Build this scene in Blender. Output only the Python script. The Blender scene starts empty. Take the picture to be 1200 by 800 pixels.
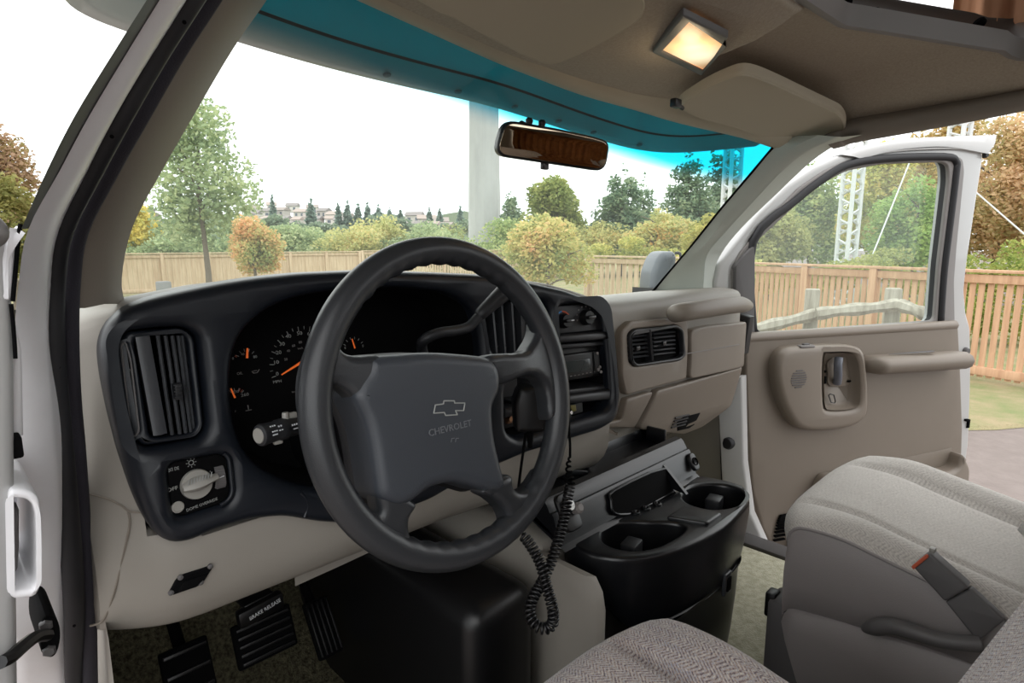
import bpy, bmesh, math, random
from mathutils import Vector, Matrix, geometry
from math import sin, cos, pi, radians, atan, sqrt

random.seed(7)
SC = bpy.context.scene
COL = SC.collection

# ------------------------------------------------------------------ camera
HC = 1.65                    # eye height above the ground; coordinates below are relative to eye height
F = 700.0                    # focal length for a 1200 px wide frame
YAW, PITCH = radians(45), atan(115 / 700)
FW = Vector((sin(YAW) * cos(PITCH), cos(YAW) * cos(PITCH), -sin(PITCH)))
RT = Vector((cos(YAW), -sin(YAW), 0))
UP = RT.cross(FW)
cam = bpy.data.cameras.new('camera')
cam.sensor_width = 36.0
cam.lens = F * 36.0 / 1200.0
cam.clip_start = 0.02
cam.clip_end = 2000
camo = bpy.data.objects.new('camera', cam)
COL.objects.link(camo)
camo.location = (0, 0, HC)
camo.rotation_euler = FW.to_track_quat('-Z', 'Y').to_euler()
SC.camera = camo

# ------------------------------------------------------------------ exposure, sky
SC.view_settings.view_transform = 'Standard'
SC.view_settings.look = 'None'
SC.view_settings.gamma = 1
SC.view_settings.use_curve_mapping = False
SC.view_settings.exposure = 1.38
w = bpy.data.worlds.new('overcast_sky')
SC.world = w
w.use_nodes = True
nt = w.node_tree
bg = nt.nodes['Background']
tc = nt.nodes.new('ShaderNodeTexCoord')
sp = nt.nodes.new('ShaderNodeSeparateXYZ')
rp = nt.nodes.new('ShaderNodeValToRGB')
nt.links.new(tc.outputs['Generated'], sp.inputs[0])
nt.links.new(sp.outputs['Z'], rp.inputs[0])
nt.links.new(rp.outputs[0], bg.inputs[0])
rp.color_ramp.elements[0].position = 0.0
rp.color_ramp.elements[0].color = (0.80, 0.86, 0.88, 1)
rp.color_ramp.elements[1].position = 0.35
rp.color_ramp.elements[1].color = (1.0, 1.0, 1.0, 1)
bg.inputs[1].default_value = 1.0
SC.cycles.max_bounces = 8
SC.cycles.diffuse_bounces = 5
SC.cycles.transparent_max_bounces = 16
SC.cycles.caustics_reflective = False
SC.cycles.caustics_refractive = False

# ------------------------------------------------------------------ geometry helpers
def V(*a):
    return Vector(a)

def ray(px, py):
    return FW + RT * ((px - 600) / F) + UP * ((400 - py) / F)

def at(px, py, X=None, Y=None, Z=None, D=None):
    r = ray(px, py)
    if X is not None: D = X / r.x
    elif Y is not None: D = Y / r.y
    elif Z is not None: D = Z / r.z
    return r * D

def atp(px, py, p0, n):
    r = ray(px, py)
    return r * (p0.dot(n) / r.dot(n))

def solve(px, py, g, lo=0.2, hi=4.0):
    """first point of the sight line where g changes sign"""
    r = ray(px, py)
    a, ga = lo, g(r * lo)
    d = lo
    best = (abs(ga), lo)
    while d < hi:
        d += 0.02
        gb = g(r * d)
        if abs(gb) < best[0]: best = (abs(gb), d)
        if ga * gb <= 0:
            b = d
            for _ in range(30):
                m = (a + b) / 2
                if g(r * m) * ga > 0: a = m
                else: b = m
            return r * a
        a, ga = d, gb
    return r * best[1]

def ysurf(f):
    return lambda p: p.y - f(p.x, p.z)

def zsurf(f):
    return lambda p: p.z - f(p.x, p.y)

def lerp(a, b, t):
    return a + (b - a) * t

def sstep(a, b, x):
    t = min(1, max(0, (x - a) / (b - a)))
    return t * t * (3 - 2 * t)

def interp(tab, x):
    if x <= tab[0][0]: return tab[0][1]
    for (x0, y0), (x1, y1) in zip(tab, tab[1:]):
        if x <= x1: return lerp(y0, y1, (x - x0) / (x1 - x0))
    return tab[-1][1]

def cr(pts, n=6, closed=False):
    """Catmull-Rom through points of any dimension"""
    P = [Vector(p) for p in pts]
    N = len(P)
    out = []
    for i in range(N if closed else N - 1):
        if closed:
            a, b, c, d = P[(i - 1) % N], P[i], P[(i + 1) % N], P[(i + 2) % N]
        else:
            a, b, c, d = P[max(i - 1, 0)], P[i], P[i + 1], P[min(i + 2, N - 1)]
        for k in range(n):
            t = k / n
            out.append(0.5 * ((2 * b) + (c - a) * t + (2 * a - 5 * b + 4 * c - d) * t * t + (3 * b - a - 3 * c + d) * t ** 3))
    if not closed: out.append(P[-1])
    return out

def rounded(pts, r, n=4):
    """round the corners of a closed 2D polygon"""
    P = [Vector(p[:2]) for p in pts]
    out = []
    for i in range(len(P)):
        a, b, c = P[i - 1], P[i], P[(i + 1) % len(P)]
        u, w_ = (a - b), (c - b)
        k = min(r, u.length * .48, w_.length * .48)
        s, e = b + u.normalized() * k, b + w_.normalized() * k
        for j in range(n + 1):
            t = j / n
            out.append(s * (1 - t) ** 2 + b * 2 * t * (1 - t) + e * t * t)
    return out

def rect(u0, v0, u1, v1, r=0.004, n=3):
    return rounded([(u0, v0), (u1, v0), (u1, v1), (u0, v1)], r, n)

def circ(c, r, n=24, ry=None):
    ry = r if ry is None else ry
    return [Vector((c[0] + r * cos(2 * pi * i / n), c[1] + ry * sin(2 * pi * i / n))) for i in range(n)]

def area2(p):
    return sum(p[i - 1][0] * p[i][1] - p[i][0] * p[i - 1][1] for i in range(len(p))) / 2

def inset(p, d):
    out = []
    n = len(p)
    for i in range(n):
        a, b, c = Vector(p[i - 1][:2]), Vector(p[i][:2]), Vector(p[(i + 1) % n][:2])
        e1, e2 = (b - a), (c - b)
        if e1.length < 1e-9: e1 = e2
        if e2.length < 1e-9: e2 = e1
        e1, e2 = e1.normalized(), e2.normalized()
        n1, n2 = Vector((-e1.y, e1.x)), Vector((-e2.y, e2.x))
        m = n1 + n2
        if m.length < 1e-6: m = n1
        m.normalize()
        k = d / max(.35, m.dot(n1))
        out.append(b + m * k)
    return out

def newbm():
    return bmesh.new()

def join(bm, b):
    me = bpy.data.meshes.new('tmp')
    b.to_mesh(me)
    b.free()
    bm.from_mesh(me)
    bpy.data.meshes.remove(me)

def plate(bm, outer, holes=(), t=.01, bev=.002, fmap=None, step=None, back=False, nb=3):
    """a flat plate with holes in (u, v), thickness along w (0..t), rounded front rim, mapped by fmap(u, v, w)"""
    b = bmesh.new()
    loops = []
    o = [Vector(p[:2]) for p in outer]
    if area2(o) < 0: o.reverse()
    loops.append(o)
    for h in holes:
        h = [Vector(p[:2]) for p in h]
        if area2(h) > 0: h.reverse()
        loops.append(h)
    caps = []
    for L in loops:
        rings = [(L, 0.0)]
        for k in range(nb + 1):
            a = pi / 2 * k / nb
            rings.append((inset(L, bev * (1 - cos(a))), t - bev + bev * sin(a)))
        vs = [[b.verts.new((p.x, p.y, z)) for p in R] for R, z in rings]
        n = len(L)
        for r0, r1 in zip(vs, vs[1:]):
            for i in range(n):
                b.faces.new((r0[i], r0[(i + 1) % n], r1[(i + 1) % n], r1[i]))
        caps.append(vs)
    for idx in ((-1,) if not back else (-1, 0)):
        vl = [[v.co.copy() for v in c[idx]] for c in caps]
        flat = [v for c in caps for v in c[idx]]
        for tri in geometry.tessellate_polygon([[Vector((p.x, p.y, 0)) for p in l] for l in vl]):
            try: b.faces.new([flat[i] for i in tri])
            except ValueError: pass
    if step:
        for ax in (0, 1):
            lo = min(v.co[ax] for v in b.verts)
            hi = max(v.co[ax] for v in b.verts)
            k = lo + step
            while k < hi:
                no = Vector((1, 0, 0)) if ax == 0 else Vector((0, 1, 0))
                bmesh.ops.bisect_plane(b, geom=b.verts[:] + b.edges[:] + b.faces[:], plane_co=no * k, plane_no=no, dist=1e-5)
                k += step
    bmesh.ops.recalc_face_normals(b, faces=b.faces[:])
    if fmap:
        for v in b.verts: v.co = fmap(*v.co)
    join(bm, b)

def frame_map(o, ex, ey, ez):
    return lambda u, v, w_: o + ex * u + ey * v + ez * w_

def rbox(bm, c, s, bev=.004, rot=None, seg=2):
    b = bmesh.new()
    bmesh.ops.create_cube(b, size=1)
    for v in b.verts: v.co = Vector((v.co.x * s[0], v.co.y * s[1], v.co.z * s[2]))
    if bev > 0: bmesh.ops.bevel(b, geom=b.edges[:], offset=bev, segments=seg, affect='EDGES', profile=.5)
    M = Matrix.Translation(c) @ (rot.to_4x4() if rot else Matrix.Identity(4))
    b.transform(M)
    join(bm, b)

def loft(bm, rows, cu=False, cv=False, cap=False):
    g = [[bm.verts.new(p) for p in r] for r in rows]
    n, m = len(g), len(g[0])
    for i in range(n if cu else n - 1):
        for j in range(m if cv else m - 1):
            f = (g[i][j], g[(i + 1) % n][j], g[(i + 1) % n][(j + 1) % m], g[i][(j + 1) % m])
            try: bm.faces.new(f)
            except ValueError: pass
    if cap:
        for r in (g[0], g[-1]):
            try: bm.faces.new(r)
            except ValueError: pass
    return g

def shell(bm, rows, t, n_out=None):
    """an open sheet given thickness t along its normal"""
    b = bmesh.new()
    loft(b, rows)
    bmesh.ops.recalc_face_normals(b, faces=b.faces[:])
    b.normal_update()
    if n_out is not None and sum(f.normal.dot(n_out) * f.calc_area() for f in b.faces) < 0:
        bmesh.ops.reverse_faces(b, faces=b.faces[:])
        b.normal_update()
    bmesh.ops.solidify(b, geom=b.faces[:], thickness=t)
    join(bm, b)

def tube(bm, pts, r, n=12, closed=False, cap=True, sx=1.0):
    P = [Vector(p) for p in pts]
    N = len(P)
    R = r if isinstance(r, (list, tuple)) else [r] * N
    T = []
    for i in range(N):
        if closed: t = P[(i + 1) % N] - P[i - 1]
        else: t = P[min(i + 1, N - 1)] - P[max(i - 1, 0)]
        T.append(t.normalized())
    a = Vector((0, 0, 1)) if abs(T[0].z) < .9 else Vector((1, 0, 0))
    nrm = (a - T[0] * a.dot(T[0])).normalized()
    rows = []
    for i in range(N):
        nrm = (nrm - T[i] * nrm.dot(T[i])).normalized()
        bn = T[i].cross(nrm)
        rows.append([P[i] + (nrm * cos(2 * pi * k / n) * sx + bn * sin(2 * pi * k / n)) * R[i] for k in range(n)])
    loft(bm, rows, cu=closed, cv=True, cap=cap and not closed)

def lathe(bm, prof, o, ax, n=24):
    ax = Vector(ax).normalized()
    a = Vector((0, 0, 1)) if abs(ax.z) < .9 else Vector((1, 0, 0))
    e1 = (a - ax * a.dot(ax)).normalized()
    e2 = ax.cross(e1)
    rows = [[o + ax * z + (e1 * cos(2 * pi * k / n) + e2 * sin(2 * pi * k / n)) * max(r, 1e-5) for k in range(n)] for r, z in prof]
    loft(bm, rows, cv=True, cap=True)

def text(bm, s, size, o, ex, ey, depth=.0004, align='CENTER', sx=1.0):
    cu = bpy.data.curves.new('tmp', 'FONT')
    cu.body = s
    cu.size = size
    cu.align_x = align
    cu.align_y = 'CENTER'
    cu.extrude = depth / 2
    cu.resolution_u = 2
    ob = bpy.data.objects.new('tmp', cu)
    COL.objects.link(ob)
    dg = bpy.context.evaluated_depsgraph_get()
    me = bpy.data.meshes.new_from_object(ob.evaluated_get(dg))
    ez = ex.cross(ey).normalized()
    b = bmesh.new()
    b.from_mesh(me)
    for v in b.verts: v.co = o + ex * (v.co.x * sx) + ey * v.co.y + ez * v.co.z
    join(bm, b)
    bpy.data.objects.remove(ob)
    bpy.data.curves.remove(cu)
    bpy.data.meshes.remove(me)

# ------------------------------------------------------------------ objects
ORG = {}

def obj(name, bm, mat, parent=None, ang=38, smooth=True, recalc=True):
    """link a bmesh as ONE mesh object; children keep the thing's origin, a top-level mesh gets its own base as origin"""
    if recalc: bmesh.ops.recalc_face_normals(bm, faces=bm.faces[:])
    me = bpy.data.meshes.new(name)
    if parent is not None: o0 = ORG[parent.name]
    else:
        lo = [min(v.co[i] for v in bm.verts) for i in range(3)]
        hi = [max(v.co[i] for v in bm.verts) for i in range(3)]
        o0 = Vector(((lo[0] + hi[0]) / 2, (lo[1] + hi[1]) / 2, lo[2]))
    bm.transform(Matrix.Translation(-o0))
    bm.to_mesh(me)
    bm.free()
    if smooth:
        me.shade_smooth()
        if ang < 179: me.set_sharp_from_angle(angle=radians(ang))
    o = bpy.data.objects.new(name, me)
    COL.objects.link(o)
    me.materials.append(mat)
    if parent is not None: o.parent = parent
    else: o.location = o0 + Vector((0, 0, HC))
    ORG[o.name] = o0
    return o

def thing(name, label, cat, base, group=None):
    o = bpy.data.objects.new(name, None)
    COL.objects.link(o)
    o.empty_display_size = .05
    o.location = Vector(base) + Vector((0, 0, HC))
    ORG[o.name] = Vector(base)
    o['label'] = label
    o['category'] = cat
    if group: o['group'] = group
    return o

def tag(o, label, cat, group=None, kind=None):
    o['label'] = label
    o['category'] = cat
    if group: o['group'] = group
    if kind: o['kind'] = kind
    return o

def struct(o):
    o['kind'] = 'structure'
    return o

# ------------------------------------------------------------------ materials
def lin(c):
    return tuple(((x / 255) / 12.92 if x / 255 <= .04045 else ((x / 255 + .055) / 1.055) ** 2.4) for x in c) + (1,)

def mat(name, c, rough=.5, bump=None, metal=0.0, spec=.5, var=None, emit=None, coat=0.0):
    m = bpy.data.materials.new(name)
    m.use_nodes = True
    t = m.node_tree
    b = t.nodes['Principled BSDF']
    b.inputs['Base Color'].default_value = lin(c)
    b.inputs['Roughness'].default_value = rough
    b.inputs['Metallic'].default_value = metal
    b.inputs['Specular IOR Level'].default_value = spec
    b.inputs['Coat Weight'].default_value = coat
    if emit:
        b.inputs['Emission Color'].default_value = lin(emit[0])
        b.inputs['Emission Strength'].default_value = emit[1]
    co = t.nodes.new('ShaderNodeTexCoord')
    if bump:
        nz = t.nodes.new('ShaderNodeTexNoise')
        nz.inputs['Scale'].default_value = bump[0]
        nz.inputs['Detail'].default_value = 3
        bp = t.nodes.new('ShaderNodeBump')
        bp.inputs['Strength'].default_value = bump[1]
        bp.inputs['Distance'].default_value = bump[2] if len(bump) > 2 else .001
        t.links.new(co.outputs['Object'], nz.inputs['Vector'])
        t.links.new(nz.outputs['Fac'], bp.inputs['Height'])
        t.links.new(bp.outputs['Normal'], b.inputs['Normal'])
    if var:          # (scale, second colour[, stretch xyz])
        nz2 = t.nodes.new('ShaderNodeTexNoise')
        nz2.inputs['Scale'].default_value = var[0]
        nz2.inputs['Detail'].default_value = 5
        nz2.inputs['Roughness'].default_value = .65
        rm = t.nodes.new('ShaderNodeValToRGB')
        rm.color_ramp.elements[0].position = .35
        rm.color_ramp.elements[1].position = .65
        rm.color_ramp.elements[0].color = lin(c)
        rm.color_ramp.elements[1].color = lin(var[1])
        if len(var) > 2:
            mp = t.nodes.new('ShaderNodeMapping')
            mp.inputs['Scale'].default_value = var[2]
            t.links.new(co.outputs['Object'], mp.inputs[0])
            t.links.new(mp.outputs[0], nz2.inputs['Vector'])
        else:
            t.links.new(co.outputs['Object'], nz2.inputs['Vector'])
        t.links.new(nz2.outputs['Fac'], rm.inputs[0])
        t.links.new(rm.outputs[0], b.inputs['Base Color'])
    return m

def leaf_mat(name, cols, nscale=.6, trans=.35):
    cols = [tuple(min(245, (x * .80 + (c[0] * .3 + c[1] * .6 + c[2] * .1) * .20) * 1.06 + 3) for x in c) for c in cols]
    m = bpy.data.materials.new(name)
    m.use_nodes = True
    t = m.node_tree
    b = t.nodes['Principled BSDF']
    b.inputs['Roughness'].default_value = .6
    b.inputs['Specular IOR Level'].default_value = .3
    co = t.nodes.new('ShaderNodeTexCoord')
    ge = t.nodes.new('ShaderNodeNewGeometry')
    nz = t.nodes.new('ShaderNodeTexNoise')
    nz.inputs['Scale'].default_value = nscale
    nz.inputs['Detail'].default_value = 2
    t.links.new(co.outputs['Object'], nz.inputs['Vector'])
    a = t.nodes.new('ShaderNodeMath'); a.operation = 'MULTIPLY_ADD'
    a.inputs[1].default_value = .55
    t.links.new(ge.outputs['Random Per Island'], a.inputs[0])
    s = t.nodes.new('ShaderNodeMath'); s.operation = 'MULTIPLY_ADD'
    s.inputs[1].default_value = 1.7
    s.inputs[2].default_value = -.62
    t.links.new(nz.outputs['Fac'], s.inputs[0])
    t.links.new(s.outputs[0], a.inputs[2])
    rm = t.nodes.new('ShaderNodeValToRGB')
    e = rm.color_ramp.elements
    for i, c in enumerate(cols):
        p = i / (len(cols) - 1)
        if i < 2:
            e[i].position = p
            e[i].color = lin(c)
    e[1].position = 1.0
    e[1].color = lin(cols[-1])
    for i, c in enumerate(cols[1:-1], 1):
        k = e.new(i / (len(cols) - 1))
        k.color = lin(c)
    t.links.new(a.outputs[0], rm.inputs[0])
    t.links.new(rm.outputs[0], b.inputs['Base Color'])
    tr = t.nodes.new('ShaderNodeBsdfTranslucent')
    t.links.new(rm.outputs[0], tr.inputs[0])
    mx = t.nodes.new('ShaderNodeMixShader')
    mx.inputs[0].default_value = trans
    t.links.new(b.outputs[0], mx.inputs[1])
    t.links.new(tr.outputs[0], mx.inputs[2])
    t.links.new(mx.outputs[0], t.nodes['Material Output'].inputs[0])
    return m

def weave_mat(name, cols, scale, amp=.3, noise=1.0):
    """tweed: diagonal threads whose direction flips in narrow bands, in several yarn colours"""
    m = bpy.data.materials.new(name)
    m.use_nodes = True
    t = m.node_tree
    N, L = t.nodes, t.links
    b = N['Principled BSDF']
    b.inputs['Roughness'].default_value = .95
    b.inputs['Specular IOR Level'].default_value = .15
    b.inputs['Sheen Weight'].default_value = .25
    co = N.new('ShaderNodeTexCoord')
    s = N.new('ShaderNodeSeparateXYZ')
    L.new(co.outputs['Object'], s.inputs[0])
    def mth(op, a, b_=None, c=None):
        k = N.new('ShaderNodeMath'); k.operation = op
        for i, x in enumerate((a, b_, c)):
            if x is None: continue
            if isinstance(x, (int, float)): k.inputs[i].default_value = x
            else: L.new(x, k.inputs[i])
        return k.outputs[0]
    u = mth('MULTIPLY', s.outputs[0], scale)
    yz = mth('ADD', s.outputs[1], mth('MULTIPLY', s.outputs[2], -.8))
    v = mth('MULTIPLY', yz, scale)
    tri = mth('PINGPONG', u, 4.0)                      # herringbone bands
    ph = mth('ADD', v, tri)
    th = mth('SINE', mth('MULTIPLY', ph, 3.1416))
    th2 = mth('SINE', mth('MULTIPLY', mth('SUBTRACT', u, v), 6.2))
    k = mth('MULTIPLY_ADD', th, amp, .5)
    k = mth('MULTIPLY_ADD', th2, .12, k)
    nz = N.new('ShaderNodeTexNoise')
    nz.inputs['Scale'].default_value = scale * .9
    nz.inputs['Detail'].default_value = 2
    L.new(co.outputs['Object'], nz.inputs['Vector'])
    k2 = mth('ADD', k, mth('MULTIPLY_ADD', nz.outputs['Fac'], noise, -.5 * noise))
    rm = N.new('ShaderNodeValToRGB')
    e = rm.color_ramp.elements
    e[0].color = lin(cols[0]); e[1].color = lin(cols[-1]); e[0].position = .12; e[1].position = .88
    for i, c in enumerate(cols[1:-1], 1):
        q = e.new(.12 + .76 * i / (len(cols) - 1)); q.color = lin(c)
    L.new(k2, rm.inputs[0])
    L.new(rm.outputs[0], b.inputs['Base Color'])
    bp = N.new('ShaderNodeBump')
    bp.inputs['Strength'].default_value = .35
    bp.inputs['Distance'].default_value = .001
    L.new(k2, bp.inputs['Height'])
    L.new(bp.outputs['Normal'], b.inputs['Normal'])
    return m

def glass_mat(name, tint=(1, 1, 1), band=None, gloss=.05, haze=.0):
    """clear pane: transparent with a weak mirror coat; band = (z0, z1, colour) shade band in the glass (object z)"""
    m = bpy.data.materials.new(name)
    m.use_nodes = True
    t = m.node_tree
    N, L = t.nodes, t.links
    N.remove(N['Principled BSDF'])
    tr = N.new('ShaderNodeBsdfTransparent')
    tr.inputs[0].default_value = tuple(tint) + (1,)
    gl = N.new('ShaderNodeBsdfGlossy')
    gl.inputs['Roughness'].default_value = .0
    lw = N.new('ShaderNodeLayerWeight')
    lw.inputs[0].default_value = .25
    mx = N.new('ShaderNodeMixShader')
    sc = N.new('ShaderNodeMath'); sc.operation = 'MULTIPLY_ADD'
    sc.inputs[1].default_value = gloss * 2
    sc.inputs[2].default_value = gloss
    L.new(lw.outputs['Facing'], sc.inputs[0])
    L.new(sc.outputs[0], mx.inputs[0])
    L.new(tr.outputs[0], mx.inputs[1])
    L.new(gl.outputs[0], mx.inputs[2])
    out = mx.outputs[0]
    if haze:  # milky veil in the pane for dirt haze and washed-out reflections
        df = N.new('ShaderNodeBsdfTranslucent')
        df.inputs[0].default_value = (.8, .82, .8, 1)
        m2 = N.new('ShaderNodeMixShader')
        m2.inputs[0].default_value = haze
        L.new(out, m2.inputs[1])
        L.new(df.outputs[0], m2.inputs[2])
        out = m2.outputs[0]
    L.new(out, N['Material Output'].inputs[0])
    if band:
        at_ = N.new('ShaderNodeAttribute')
        at_.attribute_name = 'shade_band'
        rm = N.new('ShaderNodeValToRGB')
        rm.color_ramp.elements[0].color = tuple(tint) + (1,)
        rm.color_ramp.elements[0].position = 0
        rm.color_ramp.elements[1].color = tuple(band) + (1,)
        rm.color_ramp.elements[1].position = 1
        rm.color_ramp.interpolation = 'EASE'
        L.new(at_.outputs['Fac'], rm.inputs[0])
        L.new(rm.outputs[0], tr.inputs[0])
    return m

M = {}
M['beige'] = mat('beige_plastic', (144, 139, 131), .5, (900, .12), var=(2.5, (139, 134, 126)))
M['beige_smooth'] = mat('beige_smooth', (130, 120, 109), .42)
M['beige_dim'] = mat('beige_dim', (128, 118, 107), .5, (900, .12), var=(2.5, (124, 114, 103)))  # same plastic as beige, with dimmer, warmer passenger-side light in its colour
M['slate'] = mat('slate_plastic', (21, 25, 32), .36, (1400, .12), spec=.4)
M['charcoal'] = mat('charcoal_plastic', (32, 33, 36), .45, (1200, .15))
M['wheel'] = mat('wheel_rubber', (42, 44, 47), .34, (700, .2))
M['wheelpad'] = mat('wheel_pad', (55, 59, 65), .40, (900, .2))
M['black'] = mat('black_plastic', (13, 13, 15), .38)
M['console'] = mat('console_plastic', (18, 19, 22), .3, (900, .06))
M['matte_black'] = mat('matte_black', (7, 7, 8), .9, spec=.12)
M['rubber'] = mat('black_rubber', (26, 26, 30), .6)
M['fuzz'] = mat('seal_fabric', (40, 38, 46), .9, (600, .5))
M['white'] = mat('white_paint', (184, 184, 183), .28, coat=.4)
M['white_dirty'] = mat('white_paint_worn', (238, 238, 241), .3, var=(7, (230, 229, 231)))
M['grey_plastic'] = mat('grey_plastic', (92, 90, 90), .5, (900, .1))
M['lens_grey'] = mat('grey_knob', (150, 148, 142), .4)
M['headliner'] = mat('headliner_fabric', (180, 169, 154), .95, (700, .5), spec=.1, var=(220, (168, 157, 142)))
M['visor'] = mat('visor_fabric', (186, 178, 160), .92, (600, .4), spec=.1)
M['grey_trim'] = mat('grey_trim', (128, 124, 122), .55, (700, .1))
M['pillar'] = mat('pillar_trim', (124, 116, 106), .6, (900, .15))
M['pillar_lit'] = mat('pillar_trim_lit', (188, 194, 186), .5, (900, .12))  # pillar trim made lighter, with windscreen light put into its colour
M['coaming'] = mat('coaming_plastic', (74, 67, 63), .55, (700, .1))
M['vent'] = mat('vent_plastic', (58, 60, 64), .34)
M['handle'] = mat('handle_trim', (136, 127, 117), .5, (700, .1))
M['moulded'] = mat('moulded_grey', (104, 107, 111), .5)
M['vinyl'] = mat('grey_vinyl', (140, 134, 133), .46, (500, .25))
M['carpet'] = mat('carpet_pile', (92, 88, 70), 1.0, (260, 1.0, .004), spec=.05, var=(130, (46, 43, 34)))
M['print'] = mat('white_print', (214, 218, 222), .6)
M['print_grey'] = mat('grey_print', (150, 152, 150), .6)
M['orange'] = mat('orange_needle', (240, 110, 40), .5, emit=((240, 110, 40), .12))
M['red'] = mat('red_plastic', (190, 88, 60), .5)
M['blue'] = mat('blue_print', (70, 140, 205), .5)
M['steel'] = mat('steel', (170, 170, 170), .3, metal=1.0)
M['chrome'] = mat('dull_chrome', (200, 200, 200), .22, metal=1.0)
M['gold'] = mat('bronze_button', (150, 110, 80), .35, metal=.6)
M['fabric_near'] = weave_mat('tweed_fabric_near', [(96, 88, 98), (156, 138, 132), (184, 170, 158), (142, 148, 164), (206, 196, 182)], 360, .26, 1.5)
M['fabric'] = weave_mat('tweed_fabric', [(166, 161, 156), (192, 187, 181), (206, 201, 195)], 330, .17, 1.4)
M['curtain'] = mat('brown_curtain', (176, 130, 100), .9, (300, .3))
M['curtain_dark'] = mat('orange_brown_curtain', (168, 112, 66), .9, (60, .6), var=(6, (128, 80, 44)))
M['windscreen'] = glass_mat('windscreen_glass', (.95, .99, .96), band=(.0, .42, .60), gloss=.012, haze=.05)
M['side_glass'] = glass_mat('side_glass', (.93, .97, .95), gloss=.02, haze=.04)
M['mirror'] = mat('mirror_glass', (190, 172, 150), .02, metal=1.0)
M['lamp_lens'] = mat('lamp_lens', (255, 226, 180), .4, emit=((255, 214, 150), .34))
# ================================================================== VAN SHELL
CX = 0.90                                   # centre line of the van

def glass_y(x, z):
    q = (x - CX) / .72
    s = (z + .17) / .48
    yb = 1.16 - (.22 if q < 0 else .17) * q * q
    yt = .74 - (.12 if q < 0 else .30) * q * q
    return yb + (yt - yb) * s

GS = ysurf(glass_y)

# ---- windscreen: a curved pane with a teal shade band along its top
bm = newbm()
rows, band = [], []
hdr_px = [(250, -75), (300, -55), (360, -28), (420, 0), (569, 67), (616, 86), (680, 110), (740, 127), (794, 143), (866, 160), (906, 173)]
HDR = [solve(x, y, GS) for x, y in hdr_px]          # where the headliner meets the glass
lo_px = [(230, 42), (280, 58), (400, 96), (550, 145), (700, 190), (780, 212), (860, 226), (906, 232)]
BAND = [solve(x, y, GS) for x, y in lo_px]
bandz = sorted((p.x, p.z) for p in BAND)
nx, nz_ = 60, 40
for i in range(nx + 1):
    xq = i / nx
    r = []
    for j in range(nz_ + 1):
        z = lerp(-.20, .325 - .06 * sstep(.72, .95, xq), j / nz_)
        x = lerp(.10, lerp(1.64, 1.545, j / nz_), xq)
        r.append(V(x, glass_y(x, z), z))
        band.append(sstep(interp(bandz, x) - .004, interp(bandz, x) + .045, z))
    rows.append(r)
loft(bm, rows)
o = obj('window_1', bm, M['windscreen'])
struct(o)
o.data.attributes.new('shade_band', 'FLOAT', 'POINT').data.foreach_set('value', band)

# ---- ceiling: headliner with the roof hatch cut out
PROF_C = [(-1.3, .40), (.1, .395), (.28, .38), (.36, .36), (.43, .322), (.5, .310), (.6, .302), (.72, .295), (.85, .292)]
PROF_R = [(-1.3, .40), (.1, .395), (.3, .385), (.42, .37), (.54, .352), (.61, .318), (.66, .300), (.72, .292), (.85, .29)]

def ceil_z(x, y):
    k = sstep(.99, 1.07, x)
    z = lerp(interp(PROF_C, y), interp(PROF_R, y), k)
    z -= .085 * sstep(1.47, 1.67, x)
    z -= .06 * (1 - sstep(.10, .34, x))
    return z

def on_ceil(px, py, dz=0.0):
    return solve(px, py, zsurf(lambda x, y: ceil_z(x, y) + dz))

hp = sorted([(p.x, p.y) for p in HDR])
fr_edge = [(x, interp(hp, x) - .004) for x in [lerp(.16, 1.58, i / 24) for i in range(25)]]
outer = [(.10, -1.15), (1.67, -1.15), (1.67, .56), (1.63, .61)] + [(x, y) for x, y in reversed(fr_edge)] + [(.10, .52)]
hatch = rounded([(.50, .385), (1.19, .385), (1.56, .19), (1.60, -.05), (1.60, -1.0), (.35, -1.0), (.35, .2)], .03, 3)
bm = newbm()
plate(bm, outer, [hatch], t=.012, bev=.004, step=.05, fmap=lambda u, v, w_: V(u, v, ceil_z(u, v) + .012 - w_))
struct(obj('ceiling', bm, M['headliner'], ang=60))
# header roll along the top of the glass
bm = newbm()
rows = []
for p in cr(HDR, 4):
    n = V(0, -1, 0)
    rows.append([p + V(0, .012, .03), p + V(0, .004, .004), p + V(0, -.006, -.004), p + V(0, -.02, -.004), p + V(0, -.036, .006), p + V(0, -.05, .03)])
loft(bm, rows)
struct(obj('trim_1', bm, M['visor'], ang=80))  # headliner strip in paler visor cloth, standing in for windscreen light

# ---- raised roof seen through the hatch: coaming, upper wall with a window and curtain
bm = newbm()
hb = [Vector(p) for p in hatch]
h_in = inset(hb if area2(hb) > 0 else list(reversed(hb)), .012)
lip = hb if area2(hb) > 0 else list(reversed(hb))
rows = []
for a, b in zip(lip, h_in):
    z = ceil_z(a.x, a.y)
    rows.append([V(a.x, a.y, z - .001), V(a.x, a.y, z - .007), V(lerp(a.x, b.x, .5), lerp(a.y, b.y, .5), z - .009), V(b.x, b.y, z - .006), V(b.x, b.y, z + .03)])
loft(bm, rows, cu=True)
ha = thing('roof_hatch_trim', 'grey plastic coaming around the roof hatch in the headliner, with black screw caps', 'trim', V(1.2, .2, .37))
obj('coaming_lip', bm, M['grey_trim'], ha, ang=60)
bm = newbm()
wl = inset(lip, -.002)
wo = inset(lip, -.06)
rows = []
for a, b in zip(h_in, wo):
    z = ceil_z(a.x, a.y)
    rows.append([V(a.x, a.y, z + .0), V(lerp(a.x, b.x, .5), lerp(a.y, b.y, .5), z + .03), V(b.x, b.y, z + .076), V(b.x, b.y, z + .082)])
loft(bm, rows, cu=True)
obj('coaming_wall', bm, M['coaming'], ha, ang=60)
def mid_of(p): return p
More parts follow.
